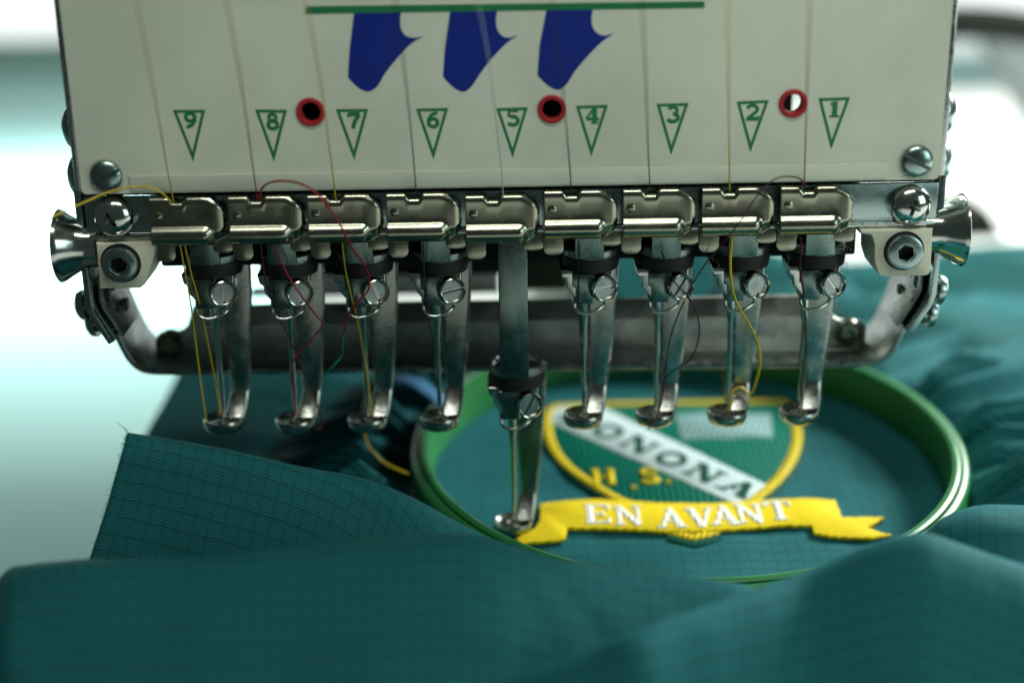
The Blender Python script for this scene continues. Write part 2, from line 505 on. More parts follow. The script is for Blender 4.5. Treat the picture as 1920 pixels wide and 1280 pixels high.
D = {'logo': [[(-28.4, 120.8), (-19.0, 120.7), (-19.3, 118.8), (-19.2, 117.0), (-18.2, 115.6), (-16.5, 115.2), (-15.0, 115.4), (-17.4, 114.0), (-20.5, 110.9), (-22.8, 108.2), (-24.2, 106.0), (-25.4, 104.9), (-26.7, 104.6), (-28.4, 105.4), (-30.1, 107.2), (-30.3, 108.3), (-29.7, 113.5)],
 [(-9.2, 120.5), (0.2, 120.3), (-0.1, 118.5), (0.1, 116.7), (1.1, 115.3), (2.6, 114.9), (4.1, 115.3), (1.8, 113.7), (-1.3, 110.6), (-3.5, 107.8), (-5.1, 105.5), (-6.2, 104.5), (-7.3, 104.2), (-9.0, 105.1), (-10.9, 107.1), (-11.0, 108.2), (-10.5, 113.1)],
 [(10.1, 120.6), (19.4, 120.4), (19.1, 118.6), (19.3, 116.8), (20.4, 115.4), (21.9, 115.0), (23.4, 115.3), (21.0, 113.6), (17.9, 110.5), (15.7, 107.9), (14.2, 105.6), (13.0, 104.5), (11.9, 104.3), (10.2, 105.2), (8.3, 107.1), (8.2, 108.2), (8.6, 113.2)]],
 'greenbar': [(-38.1, 121.8), (41.7, 121.4), (41.7, 120.1), (-38.2, 120.3)],
 'tri': [[(65.5, 101.6), (72.0, 101.7), (68.7, 90.9)],
 [(48.8, 101.2), (55.4, 101.4), (52.0, 90.6)],
 [(32.4, 101.0), (39.0, 101.1), (35.6, 90.3)],
 [(15.9, 100.9), (22.5, 101.0), (19.1, 90.3)],
 [(-0.4, 100.7), (6.1, 100.8), (2.8, 90.3)],
 [(-16.8, 100.9), (-10.2, 100.9), (-13.6, 90.3)],
 [(-33.2, 101.1), (-26.6, 101.0), (-30.0, 90.4)],
 [(-49.7, 101.3), (-43.2, 101.1), (-46.6, 90.4)],
 [(-66.5, 101.5), (-59.9, 101.4), (-63.3, 90.7)]],
 'digit': [(68.9, 99.3), (52.1, 98.9), (35.8, 98.8), (19.3, 98.8), (3.0, 98.7), (-13.4, 98.6), (-29.6, 98.6), (-46.3, 98.8), (-63.1, 99.3)],
 'ring': [(-38.4, 100.6), (11.0, 100.3), (60.4, 100.6)],
 'shield_in': [(-32.7, 37.7), (-30.4, 40.6), (-14.9, 41.3), (7.2, 41.1), (32.3, 41.1), (33.0, 35.1), (33.0, 27.1), (31.1, 16.3), (27.6, 6.2), (22.5, -3.4), (16.6, -11.3), (11.2, -17.0), (-0.6, -24.6), (-10.5, -16.3), (-17.2, -11.4), (-24.5, -1.7), (-29.5, 6.8), (-32.6, 17.2), (-33.6, 28.0)],
 'shield_tip': [(-6.1, -26.9), (-3.6, -28.6), (-1.2, -29.9), (1.7, -28.6), (4.6, -27.0)],
 'band': [(-30.2, 40.9), (-19.1, 40.5), (20.1, -6.3), (13.6, -14.0), (11.4, -16.0), (-32.9, 31.2), (-32.7, 37.7)],
 'bandline': [(-25.0, 30.3), (12.9, -8.5)],
 'bandletters': [(-24.9, 32.5), (-16.8, 23.3), (-7.6, 15.4), (1.0, 6.6), (7.0, -0.4), (12.8, -7.4)],
 'book': [(1.3, 34.1), (9.4, 35.1), (18.0, 34.1), (27.4, 33.7), (25.4, 19.3), (18.8, 20.1), (13.7, 19.1), (8.9, 19.9), (1.5, 19.0)],
 'hs': [(-20.5, -1.1), (-13.3, -4.1), (-9.0, -0.9), (-4.5, -1.6)],
 'ribbon': [(-36.6, -13.8), (-30.3, -12.5), (-23.8, -11.9), (-16.1, -13.0), (-7.1, -14.3), (4.4, -15.0), (13.6, -14.3), (21.5, -13.5), (28.0, -13.2), (34.9, -14.5), (34.7, -22.6), (44.7, -22.9), (41.9, -26.0), (39.7, -27.4), (42.2, -29.9), (44.6, -31.2), (40.4, -32.5), (34.4, -31.8), (30.7, -31.4), (27.0, -29.9), (26.8, -26.3), (20.6, -25.8), (14.2, -26.8), (6.6, -27.5), (-1.0, -28.0), (-8.4, -27.7), (-15.8, -26.5), (-24.6, -25.7), (-30.5, -25.5), (-31.0, -30.3), (-33.5, -30.9), (-41.6, -31.9), (-42.4, -29.7), (-38.4, -25.8), (-36.8, -22.1)],
 'ribletters': [(-22.9, -19.6), (-15.6, -20.6), (-5.7, -22.2), (1.4, -22.0), (7.0, -21.4), (13.2, -20.6), (20.3, -19.4)],
 'flap': [[(-76.5, 14.0, 17.6), (-65.4, 13.0, 15.2), (-51.7, 12.0, 13.3), (-38.1, 11.0, 11.5), (-28.1, 8.0, 10.0), (-20.5, 3.0, 9.6), (-14.2, -2.0, 8.6), (-8.2, -7.0, 7.7), (-3.4, -10.0, 7.5)],
 [(-79.0, -6.0, 31.1), (-66.7, -6.0, 28.4), (-54.2, -6.0, 25.4), (-41.6, -6.0, 22.3), (-30.0, -7.0, 19.8), (-21.3, -8.0, 16.5), (-14.9, -10.0, 13.7), (-8.9, -13.0, 11.5), (-3.9, -15.0, 10.1)],
 [(-79.1, -14.0, 35.9), (-65.9, -14.0, 33.4), (-52.6, -14.0, 30.2), (-39.8, -14.0, 26.8), (-29.3, -13.0, 23.7), (-20.9, -13.0, 20.0), (-14.7, -14.0, 16.7), (-8.7, -16.0, 14.0), (-3.5, -18.0, 12.1)],
 [(-78.8, -19.0, 35.5), (-65.8, -19.0, 32.6), (-52.6, -19.0, 29.5), (-39.9, -18.5, 26.3), (-29.1, -18.0, 23.6), (-20.8, -17.5, 20.1), (-14.7, -18.0, 17.4), (-9.1, -18.5, 14.5), (-3.7, -19.5, 12.4)],
 [(-80.4, -22.0, 30.1), (-67.3, -22.0, 27.2), (-54.0, -22.0, 24.5), (-41.1, -22.0, 22.1), (-30.4, -21.0, 19.9), (-22.0, -20.5, 18.0), (-15.5, -20.5, 16.4), (-9.7, -20.5, 14.3), (-4.1, -21.0, 12.4)],
 [(-82.6, -25.0, 23.1), (-69.5, -25.0, 20.4), (-56.0, -25.0, 18.3), (-42.8, -25.0, 16.8), (-31.6, -24.0, 15.7), (-22.8, -23.0, 15.1), (-15.9, -22.5, 14.7), (-10.1, -22.5, 13.8), (-4.6, -23.0, 12.7)],
 [(-86.0, -29.0, 13.6), (-72.3, -29.0, 11.5), (-58.3, -29.0, 10.2), (-44.6, -29.0, 10.3), (-32.8, -28.0, 10.8), (-23.6, -27.0, 12.0), (-16.5, -26.0, 12.5), (-10.8, -25.0, 12.6), (-5.0, -25.0, 12.5)],
 [(-87.3, -33.0, 7.8), (-73.1, -33.0, 7.5), (-59.0, -33.0, 6.6), (-44.8, -33.0, 7.0), (-33.1, -32.0, 7.4), (-23.6, -31.0, 9.2), (-16.7, -29.0, 10.4), (-11.0, -27.0, 10.7), (-5.2, -27.0, 11.6)]],
 'nearfold': [[(-112.9, -33.0, -11.8), (-106.2, -33.0, 0.5), (-102.2, -33.0, 5.6), (-97.2, -33.0, 6.8), (-85.7, -33.0, 7.7), (-70.9, -33.0, 8.1), (-49.0, -33.0, 9.5), (-32.5, -33.0, 11.2), (-20.5, -33.0, 12.1), (-10.8, -33.0, 12.5), (-2.1, -33.0, 12.0), (5.5, -33.0, 9.5), (16.4, -33.0, 7.3), (27.3, -33.0, 5.6), (38.3, -33.0, 4.1), (51.5, -33.0, 2.3), (62.8, -33.0, -3.7)],
 [(-110.0, -38.0, -2.7), (-103.4, -38.0, 9.2), (-99.5, -38.0, 14.2), (-94.7, -38.0, 15.3), (-83.4, -38.0, 16.2), (-69.0, -38.0, 16.6), (-47.6, -38.0, 18.0), (-31.6, -38.0, 19.6), (-19.9, -38.0, 20.4), (-10.4, -38.0, 20.5), (-1.9, -38.0, 19.6), (5.5, -38.0, 17.0), (16.1, -38.0, 14.4), (26.8, -38.0, 12.5), (37.5, -38.0, 10.6), (50.5, -38.0, 8.4), (61.5, -38.0, 2.5)],
 [(-107.5, -43.0, 2.7), (-101.1, -43.0, 14.3), (-97.3, -43.0, 19.2), (-92.6, -43.0, 20.3), (-81.5, -43.0, 21.1), (-67.4, -43.0, 21.5), (-46.5, -43.0, 22.8), (-30.8, -43.0, 24.4), (-19.4, -43.0, 25.1), (-10.1, -43.0, 25.1), (-1.8, -43.0, 24.1), (5.4, -43.0, 21.4), (15.9, -43.0, 18.8), (26.3, -43.0, 16.7), (36.8, -43.0, 14.8), (49.5, -43.0, 12.4), (60.3, -43.0, 6.7)],
 [(-106.0, -46.5, 5.1), (-99.6, -46.5, 16.6), (-95.9, -46.5, 21.4), (-91.3, -46.5, 22.4), (-80.4, -46.5, 23.3), (-66.5, -46.5, 23.7), (-45.8, -46.5, 25.0), (-30.4, -46.5, 26.5), (-19.1, -46.5, 27.2), (-9.9, -46.5, 27.2), (-1.7, -46.5, 26.2), (5.4, -46.5, 23.5), (15.7, -46.5, 20.9), (26.0, -46.5, 18.9), (36.4, -46.5, 16.9), (48.9, -46.5, 14.6), (59.5, -46.5, 9.0)],
 [(-104.5, -50.5, 6.3), (-98.2, -50.5, 17.6), (-94.5, -50.5, 22.4), (-89.9, -50.5, 23.4), (-79.2, -50.5, 24.2), (-65.5, -50.5, 24.6), (-45.2, -50.5, 25.9), (-29.9, -50.5, 27.4), (-18.8, -50.5, 28.1), (-9.7, -50.5, 28.1), (-1.7, -50.5, 27.1), (5.3, -50.5, 24.5), (15.5, -50.5, 21.9), (25.6, -50.5, 19.9), (35.9, -50.5, 18.0), (48.2, -50.5, 15.7), (58.7, -50.5, 10.1)],
 [(-103.1, -55.0, 5.5), (-96.9, -55.0, 16.7), (-93.2, -55.0, 21.4), (-88.7, -55.0, 22.5), (-78.1, -55.0, 23.3), (-64.6, -55.0, 23.7), (-44.6, -55.0, 25.0), (-29.5, -55.0, 26.4), (-18.6, -55.0, 27.1), (-9.6, -55.0, 27.1), (-1.7, -55.0, 26.1), (5.2, -55.0, 23.5), (15.2, -55.0, 21.0), (25.3, -55.0, 19.0), (35.3, -55.0, 17.1), (47.5, -55.0, 14.8), (57.9, -55.0, 9.3)],
 [(-101.4, -61.0, 2.9), (-95.3, -61.0, 14.0), (-91.7, -61.0, 18.6), (-87.3, -61.0, 19.6), (-76.9, -61.0, 20.4), (-63.6, -61.0, 20.8), (-43.9, -61.0, 22.1), (-29.1, -61.0, 23.6), (-18.3, -61.0, 24.3), (-9.5, -61.0, 24.2), (-1.7, -61.0, 23.3), (5.1, -61.0, 20.7), (14.9, -61.0, 18.2), (24.8, -61.0, 16.2), (34.7, -61.0, 14.3), (46.6, -61.0, 12.0), (56.8, -61.0, 6.6)],
 [(-99.8, -67.5, -1.5), (-93.8, -67.5, 9.5), (-90.3, -67.5, 14.1), (-85.9, -67.5, 15.1), (-75.6, -67.5, 15.9), (-62.6, -67.5, 16.3), (-43.2, -67.5, 17.6), (-28.7, -67.5, 19.1), (-18.1, -67.5, 19.7), (-9.5, -67.5, 19.7), (-1.8, -67.5, 18.8), (4.9, -67.5, 16.2), (14.6, -67.5, 13.7), (24.2, -67.5, 11.7), (34.0, -67.5, 9.8), (45.7, -67.5, 7.6), (55.8, -67.5, 2.2)],
 [(-98.4, -74.0, -7.3), (-92.4, -74.0, 3.7), (-89.0, -74.0, 8.3), (-84.7, -74.0, 9.3), (-74.6, -74.0, 10.1), (-61.7, -74.0, 10.5), (-42.7, -74.0, 11.7), (-28.4, -74.0, 13.2), (-17.9, -74.0, 13.9), (-9.4, -74.0, 13.8), (-1.9, -74.0, 12.9), (4.7, -74.0, 10.3), (14.2, -74.0, 7.8), (23.8, -74.0, 5.9), (33.3, -74.0, 4.0), (44.9, -74.0, 1.8), (54.8, -74.0, -3.6)],
 [(-96.4, -82.0, -12.8), (-90.6, -82.0, -1.9), (-87.2, -82.0, 2.7), (-83.0, -82.0, 3.7), (-73.1, -82.0, 4.5), (-60.5, -82.0, 4.9), (-41.9, -82.0, 6.1), (-27.9, -82.0, 7.6), (-17.7, -82.0, 8.2), (-9.3, -82.0, 8.2), (-2.0, -82.0, 7.3), (4.5, -82.0, 4.7), (13.8, -82.0, 2.3), (23.1, -82.0, 0.3), (32.5, -82.0, -1.5), (43.8, -82.0, -3.8), (53.5, -82.0, -9.1)]],
 'sidefold': [[(-26.1, -60.0, -13.6), (-15.7, -60.0, -10.2), (-5.4, -60.0, -6.7), (4.8, -60.0, -3.0), (15.0, -60.0, 0.8), (25.0, -60.0, 5.0), (35.8, -53.8, 4.9), (49.3, -46.2, 5.0), (58.6, -41.2, 5.4), (65.2, -40.0, 7.4), (73.5, -40.0, 11.0), (79.7, -40.0, 12.8), (84.2, -40.0, 12.9), (89.4, -40.0, 10.9), (96.1, -40.0, 8.1), (103.8, -40.0, 5.3), (112.7, -40.0, 2.3)],
 [(-25.2, -65.0, -3.7), (-15.1, -65.0, -0.4), (-5.1, -65.0, 2.9), (4.8, -65.0, 6.5), (14.7, -65.0, 10.1), (24.4, -65.0, 14.2), (34.9, -58.8, 14.1), (48.1, -51.3, 14.2), (57.2, -46.2, 14.6), (63.6, -45.0, 16.6), (71.7, -45.0, 20.1), (77.8, -45.0, 21.8), (82.1, -45.0, 22.0), (87.2, -45.0, 20.0), (93.7, -45.0, 17.3), (101.2, -45.0, 14.6), (109.9, -45.0, 11.7)],
 [(-24.5, -70.0, 2.2), (-14.6, -70.0, 5.4), (-4.9, -70.0, 8.6), (4.8, -70.0, 12.1), (14.4, -70.0, 15.7), (23.9, -70.0, 19.6), (34.2, -63.7, 19.5), (47.1, -56.2, 19.6), (56.0, -51.3, 19.9), (62.3, -50.0, 21.9), (70.2, -50.0, 25.2), (76.1, -50.0, 26.9), (80.4, -50.0, 27.1), (85.4, -50.0, 25.2), (91.7, -50.0, 22.6), (99.1, -50.0, 19.9), (107.5, -50.0, 17.1)],
 [(-24.1, -73.5, 5.0), (-14.4, -73.5, 8.1), (-4.8, -73.5, 11.3), (4.8, -73.5, 14.7), (14.2, -73.5, 18.2), (23.6, -73.5, 22.1), (33.7, -67.2, 21.9), (46.4, -59.8, 22.0), (55.2, -54.8, 22.3), (61.4, -53.5, 24.2), (69.2, -53.5, 27.5), (75.1, -53.5, 29.2), (79.2, -53.5, 29.3), (84.2, -53.5, 27.4), (90.4, -53.5, 24.9), (97.7, -53.5, 22.3), (106.0, -53.5, 19.5)],
 [(-23.8, -76.0, 5.6), (-14.2, -76.0, 8.7), (-4.7, -76.0, 11.9), (4.7, -76.0, 15.3), (14.1, -76.0, 18.8), (23.4, -76.0, 22.6), (33.4, -69.8, 22.4), (46.0, -62.2, 22.4), (54.7, -57.2, 22.7), (60.9, -56.0, 24.5), (68.6, -56.0, 27.8), (74.4, -56.0, 29.5), (78.5, -56.0, 29.6), (83.4, -56.0, 27.8), (89.6, -56.0, 25.2), (96.8, -56.0, 22.6), (105.1, -56.0, 19.9)],
 [(-23.6, -79.0, 4.7), (-14.1, -79.0, 7.8), (-4.7, -79.0, 10.9), (4.7, -79.0, 14.3), (13.9, -79.0, 17.8), (23.1, -79.0, 21.6), (33.1, -72.8, 21.3), (45.6, -65.3, 21.1), (54.2, -60.2, 21.3), (60.3, -59.0, 23.2), (68.0, -59.0, 26.4), (73.7, -59.0, 28.1), (77.8, -59.0, 28.2), (82.7, -59.0, 26.4), (88.8, -59.0, 23.8), (95.9, -59.0, 21.2), (104.1, -59.0, 18.5)],
 [(-23.5, -82.5, 1.7), (-14.1, -82.5, 4.8), (-4.7, -82.5, 8.0), (4.6, -82.5, 11.3), (13.8, -82.5, 14.8), (22.9, -82.5, 18.6), (32.7, -76.3, 18.1), (45.1, -68.8, 17.8), (53.8, -63.7, 17.9), (59.8, -62.5, 19.7), (67.4, -62.5, 23.0), (73.1, -62.5, 24.6), (77.2, -62.5, 24.8), (82.0, -62.5, 22.9), (88.0, -62.5, 20.4), (95.1, -62.5, 17.8), (103.3, -62.5, 15.1)],
 [(-23.4, -86.5, -3.6), (-14.1, -86.5, -0.5), (-4.8, -86.5, 2.7), (4.4, -86.5, 6.0), (13.5, -86.5, 9.5), (22.6, -86.5, 13.3), (32.4, -80.2, 12.6), (44.7, -72.8, 12.0), (53.3, -67.7, 12.0), (59.3, -66.5, 13.7), (66.8, -66.5, 17.0), (72.5, -66.5, 18.7), (76.5, -66.5, 18.8), (81.3, -66.5, 17.0), (87.3, -66.5, 14.4), (94.4, -66.5, 11.8), (102.5, -66.5, 9.1)],
 [(-23.3, -91.0, -10.1), (-14.1, -91.0, -7.0), (-4.9, -91.0, -3.8), (4.3, -91.0, -0.4), (13.3, -91.0, 3.1), (22.3, -91.0, 6.9), (32.0, -84.8, 6.0), (44.3, -77.2, 5.1), (52.8, -72.2, 4.8), (58.7, -71.0, 6.5), (66.2, -71.0, 9.8), (71.9, -71.0, 11.5), (75.9, -71.0, 11.6), (80.6, -71.0, 9.8), (86.6, -71.0, 7.2), (93.6, -71.0, 4.6), (101.6, -71.0, 1.9)],
 [(-23.3, -96.0, -17.1), (-14.1, -96.0, -13.9), (-5.0, -96.0, -10.7), (4.1, -96.0, -7.3), (13.0, -96.0, -3.9), (21.9, -96.0, 0.0), (31.6, -89.8, -1.2), (43.7, -82.2, -2.5), (52.2, -77.2, -3.0), (58.1, -76.0, -1.3), (65.5, -76.0, 2.0), (71.1, -76.0, 3.7), (75.1, -76.0, 3.8), (79.8, -76.0, 2.0), (85.8, -76.0, -0.6), (92.7, -76.0, -3.2), (100.7, -76.0, -6.0)]],
 'backfold': [[(86.4, -14.0, -3.6), (89.7, -14.0, -0.0), (92.3, -14.0, 3.1), (95.0, -14.0, 5.5), (98.9, -14.0, 7.2), (104.1, -14.0, 8.1), (112.2, -14.0, 7.6), (121.6, -14.0, 6.1)],
 [(85.1, -17.0, 3.5), (88.3, -17.0, 7.0), (91.0, -17.0, 10.0), (93.6, -17.0, 12.4), (97.5, -17.0, 14.1), (102.5, -17.0, 15.0), (110.5, -17.0, 14.5), (119.8, -17.0, 13.0)],
 [(83.8, -21.0, 7.7), (87.0, -21.0, 11.2), (89.6, -21.0, 14.1), (92.2, -21.0, 16.4), (96.0, -21.0, 18.1), (100.9, -21.0, 19.0), (108.8, -21.0, 18.5), (117.9, -21.0, 17.1)],
 [(82.9, -24.0, 9.5), (86.0, -24.0, 13.0), (88.6, -24.0, 15.9), (91.2, -24.0, 18.2), (94.9, -24.0, 19.8), (99.9, -24.0, 20.7), (107.6, -24.0, 20.2), (116.7, -24.0, 18.8)],
 [(81.9, -28.0, 10.2), (84.9, -28.0, 13.6), (87.5, -28.0, 16.5), (90.0, -28.0, 18.7), (93.7, -28.0, 20.3), (98.6, -28.0, 21.2), (106.3, -28.0, 20.7), (115.2, -28.0, 19.3)],
 [(81.0, -32.0, 8.9), (84.0, -32.0, 12.3), (86.5, -32.0, 15.1), (89.0, -32.0, 17.4), (92.7, -32.0, 19.0), (97.5, -32.0, 19.9), (105.1, -32.0, 19.3), (113.9, -32.0, 18.0)],
 [(80.2, -36.0, 5.0), (83.2, -36.0, 8.3), (85.7, -36.0, 11.2), (88.2, -36.0, 13.4), (91.8, -36.0, 15.1), (96.6, -36.0, 15.9), (104.1, -36.0, 15.4), (112.9, -36.0, 14.0)],
 [(79.1, -42.0, -0.1), (82.0, -42.0, 3.3), (84.5, -42.0, 6.1), (86.9, -42.0, 8.4), (90.5, -42.0, 10.0), (95.2, -42.0, 10.8), (102.7, -42.0, 10.3), (111.3, -42.0, 9.0)]],
 'heap': [[(25.0, 109.5, -6.9), (48.0, 111.9, -8.8), (70.0, 110.9, -7.4), (92.0, 107.0, -3.9), (114.0, 101.8, -1.6), (136.0, 97.5, -2.6), (158.0, 96.0, -6.0), (180.0, 97.8, -7.8), (205.0, 102.9, -6.1), (230.0, 108.6, -3.3), (258.0, 111.9, -4.4)],
 [(25.0, 121.5, 1.9), (48.0, 123.9, 0.6), (70.0, 122.9, 2.7), (92.0, 119.0, 6.2), (114.0, 113.8, 7.8), (136.0, 109.5, 6.2), (158.0, 108.0, 2.9), (180.0, 109.8, 1.8), (205.0, 114.9, 4.1), (230.0, 120.6, 6.5), (258.0, 123.9, 4.4)],
 [(25.0, 133.5, 7.3), (48.0, 135.9, 6.7), (70.0, 134.9, 9.4), (92.0, 131.0, 12.8), (114.0, 125.8, 13.7), (136.0, 121.5, 11.6), (158.0, 120.0, 8.5), (180.0, 121.8, 8.1), (205.0, 126.9, 10.9), (230.0, 132.6, 12.7), (258.0, 135.9, 9.9)],
 [(25.0, 145.5, 7.5), (48.0, 147.9, 7.7), (70.0, 146.9, 10.8), (92.0, 143.0, 13.9), (114.0, 137.8, 14.0), (136.0, 133.5, 11.5), (158.0, 132.0, 8.9), (180.0, 133.8, 9.3), (205.0, 138.9, 12.2), (230.0, 144.6, 13.3), (258.0, 147.9, 9.8)],
 [(25.0, 157.5, 1.7), (48.0, 159.9, 2.7), (70.0, 158.9, 6.1), (92.0, 155.0, 8.7), (114.0, 149.8, 8.1), (136.0, 145.5, 5.5), (158.0, 144.0, 3.4), (180.0, 145.8, 4.4), (205.0, 150.9, 7.4), (230.0, 156.6, 7.7), (258.0, 159.9, 3.7)],
 [(25.0, 169.5, -9.3), (48.0, 171.9, -7.6), (70.0, 170.9, -4.0), (92.0, 167.0, -2.0), (114.0, 161.8, -3.3), (136.0, 157.5, -6.0), (158.0, 156.0, -7.4), (180.0, 157.8, -5.7), (205.0, 162.9, -2.9), (230.0, 168.6, -3.4), (258.0, 171.9, -7.8)],
 [(25.0, 182.5, -15.3), (48.0, 184.9, -12.8), (70.0, 183.9, -9.3), (92.0, 180.0, -8.1), (114.0, 174.8, -10.0), (136.0, 170.5, -12.5), (158.0, 169.0, -13.1), (180.0, 170.8, -10.9), (205.0, 175.9, -8.5), (230.0, 181.6, -9.9), (258.0, 184.9, -14.4)],
 [(25.0, 195.5, -15.1), (48.0, 197.9, -12.1), (70.0, 196.9, -8.8), (92.0, 193.0, -8.4), (114.0, 187.8, -10.7), (136.0, 183.5, -12.8), (158.0, 182.0, -12.6), (180.0, 183.8, -10.1), (205.0, 188.9, -8.3), (230.0, 194.6, -10.6), (258.0, 197.9, -14.9)],
 [(25.0, 209.5, -10.1), (48.0, 211.9, -6.7), (70.0, 210.9, -3.9), (92.0, 207.0, -4.3), (114.0, 201.8, -7.0), (136.0, 197.5, -8.5), (158.0, 196.0, -7.4), (180.0, 197.8, -4.7), (205.0, 202.9, -3.8), (230.0, 208.6, -6.8), (258.0, 211.9, -10.6)],
 [(25.0, 221.5, -2.2), (48.0, 223.9, 1.5), (70.0, 222.9, 3.6), (92.0, 219.0, 2.5), (114.0, 213.8, -0.2), (136.0, 209.5, -1.0), (158.0, 208.0, 0.6), (180.0, 209.8, 3.3), (205.0, 214.9, 3.4), (230.0, 220.6, -0.1), (258.0, 223.9, -3.3)],
 [(25.0, 233.5, 0.4), (48.0, 235.9, 4.1), (70.0, 234.9, 5.6), (92.0, 231.0, 3.9), (114.0, 225.8, 1.3), (136.0, 221.5, 1.2), (158.0, 220.0, 3.4), (180.0, 221.8, 5.8), (205.0, 226.9, 5.1), (230.0, 232.6, 1.2), (258.0, 235.9, -1.3)],
 [(25.0, 245.5, -3.0), (48.0, 247.9, 0.5), (70.0, 246.9, 1.3), (92.0, 243.0, -0.9), (114.0, 237.8, -3.2), (136.0, 233.5, -2.5), (158.0, 232.0, 0.0), (180.0, 233.8, 2.0), (205.0, 238.9, 0.5), (230.0, 244.6, -3.5), (258.0, 247.9, -5.1)],
 [(25.0, 259.5, -11.6), (48.0, 261.9, -8.5), (70.0, 260.9, -8.6), (92.0, 257.0, -11.2), (114.0, 251.8, -12.9), (136.0, 247.5, -11.4), (158.0, 246.0, -8.6), (180.0, 247.8, -7.3), (205.0, 252.9, -9.6), (230.0, 258.6, -13.5), (258.0, 261.9, -14.1)],
 [(25.0, 273.5, -14.3), (48.0, 275.9, -11.9), (70.0, 274.9, -12.8), (92.0, 271.0, -15.5), (114.0, 265.8, -16.5), (136.0, 261.5, -14.3), (158.0, 260.0, -11.4), (180.0, 261.8, -10.9), (205.0, 266.9, -14.0), (230.0, 272.6, -17.5), (258.0, 275.9, -17.0)]],
 'edge': [(-97.5, 77.5, -3.0), (-102.5, 125.8, -3.0)],
 'strapL': [(-95.7, 58.9), (-94.8, 53.2), (-93.3, 48.4), (-91.8, 43.4), (-90.7, 40.0), (-88.9, 37.7), (-86.2, 36.6), (-79.8, 36.1)],
 'strapR': [(99.3, 58.5), (98.9, 52.8), (97.7, 47.7), (96.2, 42.8), (94.7, 39.3), (92.4, 36.7), (89.2, 35.3), (82.4, 34.9)],
 'strapback': [(-90.5, 37.5), (92.0, 37.0)],
 'plateL': [(-87.8, 85.5), (-88.5, 76.8), (-89.1, 67.3), (-89.2, 57.9), (-85.0, 50.2)],
 'plateR': [(92.3, 84.0), (93.0, 73.5), (93.2, 65.2), (92.8, 56.8), (88.4, 49.3)],
 'guard': [(-83.2, 34.6), (-83.0, 40.3), (-81.8, 42.2), (-76.9, 42.6), (-75.4, 45.5), (-74.7, 48.2), (-73.3, 48.8), (75.4, 49.0), (77.0, 48.1), (78.2, 44.7), (79.5, 42.7), (84.9, 42.2), (86.0, 40.5), (86.6, 34.7)],
 'guardbend': [(-75.3, 43.7), (78.2, 43.8)],
 'bolts': [(-79.0, 40.3), (81.8, 40.0)],
 'domes': [(-92.4, 10.0, 96.5), (-92.1, 10.0, 86.1), (97.0, 10.0, 96.7), (96.9, 10.0, 85.4)],
 'rivets': [(-94.5, 12.0, 56.1), (-93.7, 14.0, 51.7), (98.5, 12.0, 56.2), (97.8, 14.0, 49.7)],
 'casing': [(-63.3, 54.4), (-64.1, 44.0), (0.2, 43.8), (0.1, 39.3), (17.0, 39.3), (17.0, 54.4)],
 'rod': [(-67.1, 39.4), (-66.9, 38.3), (-1.3, 38.2), (-1.3, 39.4)],
 'rod2': [(-50.7, 36.8), (-50.9, 34.7), (-1.4, 34.4), (-1.4, 36.7)],
 'th': {'yellow9': [(-64.5, -30.0, 127.0), (-65.9, -17.0, 107.4), (-67.7, -5.0, 91.1), (-68.2, 0.2, 82.0)],
 'red8': [(-48.3, -30.0, 126.7), (-49.1, -17.0, 109.2), (-50.2, -5.0, 90.8), (-50.6, 0.2, 81.7)],
 'yellow7': [(-34.1, -30.0, 126.5), (-33.9, -17.0, 109.9), (-34.1, -5.0, 90.5), (-34.3, 0.2, 81.4)],
 'navy6': [(-18.0, -30.0, 126.2), (-17.8, -17.0, 112.7), (-17.6, -5.0, 95.8), (-17.4, 0.2, 81.7)],
 'grey5': [(-3.1, -30.0, 125.9), (-1.4, -17.0, 112.4), (0.3, -5.0, 91.0), (0.7, 0.2, 81.0)],
 'black4': [(10.2, -30.0, 125.7), (12.5, -17.0, 108.1), (14.2, -5.0, 91.9), (15.0, 0.2, 82.3)],
 'brown3': [(26.5, -30.0, 125.4), (28.6, -17.0, 107.8), (30.4, -5.0, 91.6), (31.4, 0.2, 82.8)],
 'yellow2': [(41.9, -30.0, 125.2), (44.5, -17.0, 107.5), (46.9, -5.0, 91.3), (48.0, 0.2, 82.5)],
 'red1': [(56.7, -30.0, 124.9), (59.6, -17.0, 109.3), (62.3, -5.0, 93.3), (63.6, 0.2, 82.9)],
 'loop9': [(-100.9, -22.0, 79.4), (-91.4, -14.0, 82.2), (-83.6, -8.0, 84.8), (-78.5, -6.0, 86.4), (-73.6, -5.0, 86.8), (-70.3, -4.0, 85.8), (-68.5, -1.0, 82.6)],
 'loop8': [(-50.1, -1.0, 82.7), (-48.7, -4.0, 85.9), (-46.0, -7.0, 87.8), (-41.9, -10.0, 88.5), (-38.0, -12.0, 87.6), (-34.8, -12.0, 84.3), (-32.4, -9.0, 78.7), (-30.9, -5.0, 73.0), (-29.0, -1.0, 68.3), (-28.3, 1.0, 64.5), (-28.7, 1.5, 61.6), (-31.4, 2.5, 58.6), (-33.6, 4.0, 55.2), (-34.9, 6.0, 50.5)],
 'green8': [(-34.9, 6.0, 50.9), (-35.5, 7.0, 47.0), (-36.0, 8.0, 44.4), (-37.9, 8.0, 42.3), (-39.5, 9.0, 40.3), (-40.4, 9.0, 38.5)],
 'low9a': [(-68.1, 1.5, 73.4), (-67.9, 3.0, 66.7), (-67.7, 5.0, 58.2), (-68.1, 9.0, 41.8), (-67.9, 10.0, 31.1), (-67.7, 11.0, 26.0)],
 'low9b': [(-67.1, 1.5, 73.3), (-66.6, 3.0, 66.0), (-65.9, 5.0, 59.4), (-66.0, 7.4, 54.9), (-65.5, 9.5, 45.4), (-65.1, 12.0, 34.4), (-64.9, 12.4, 29.3)],
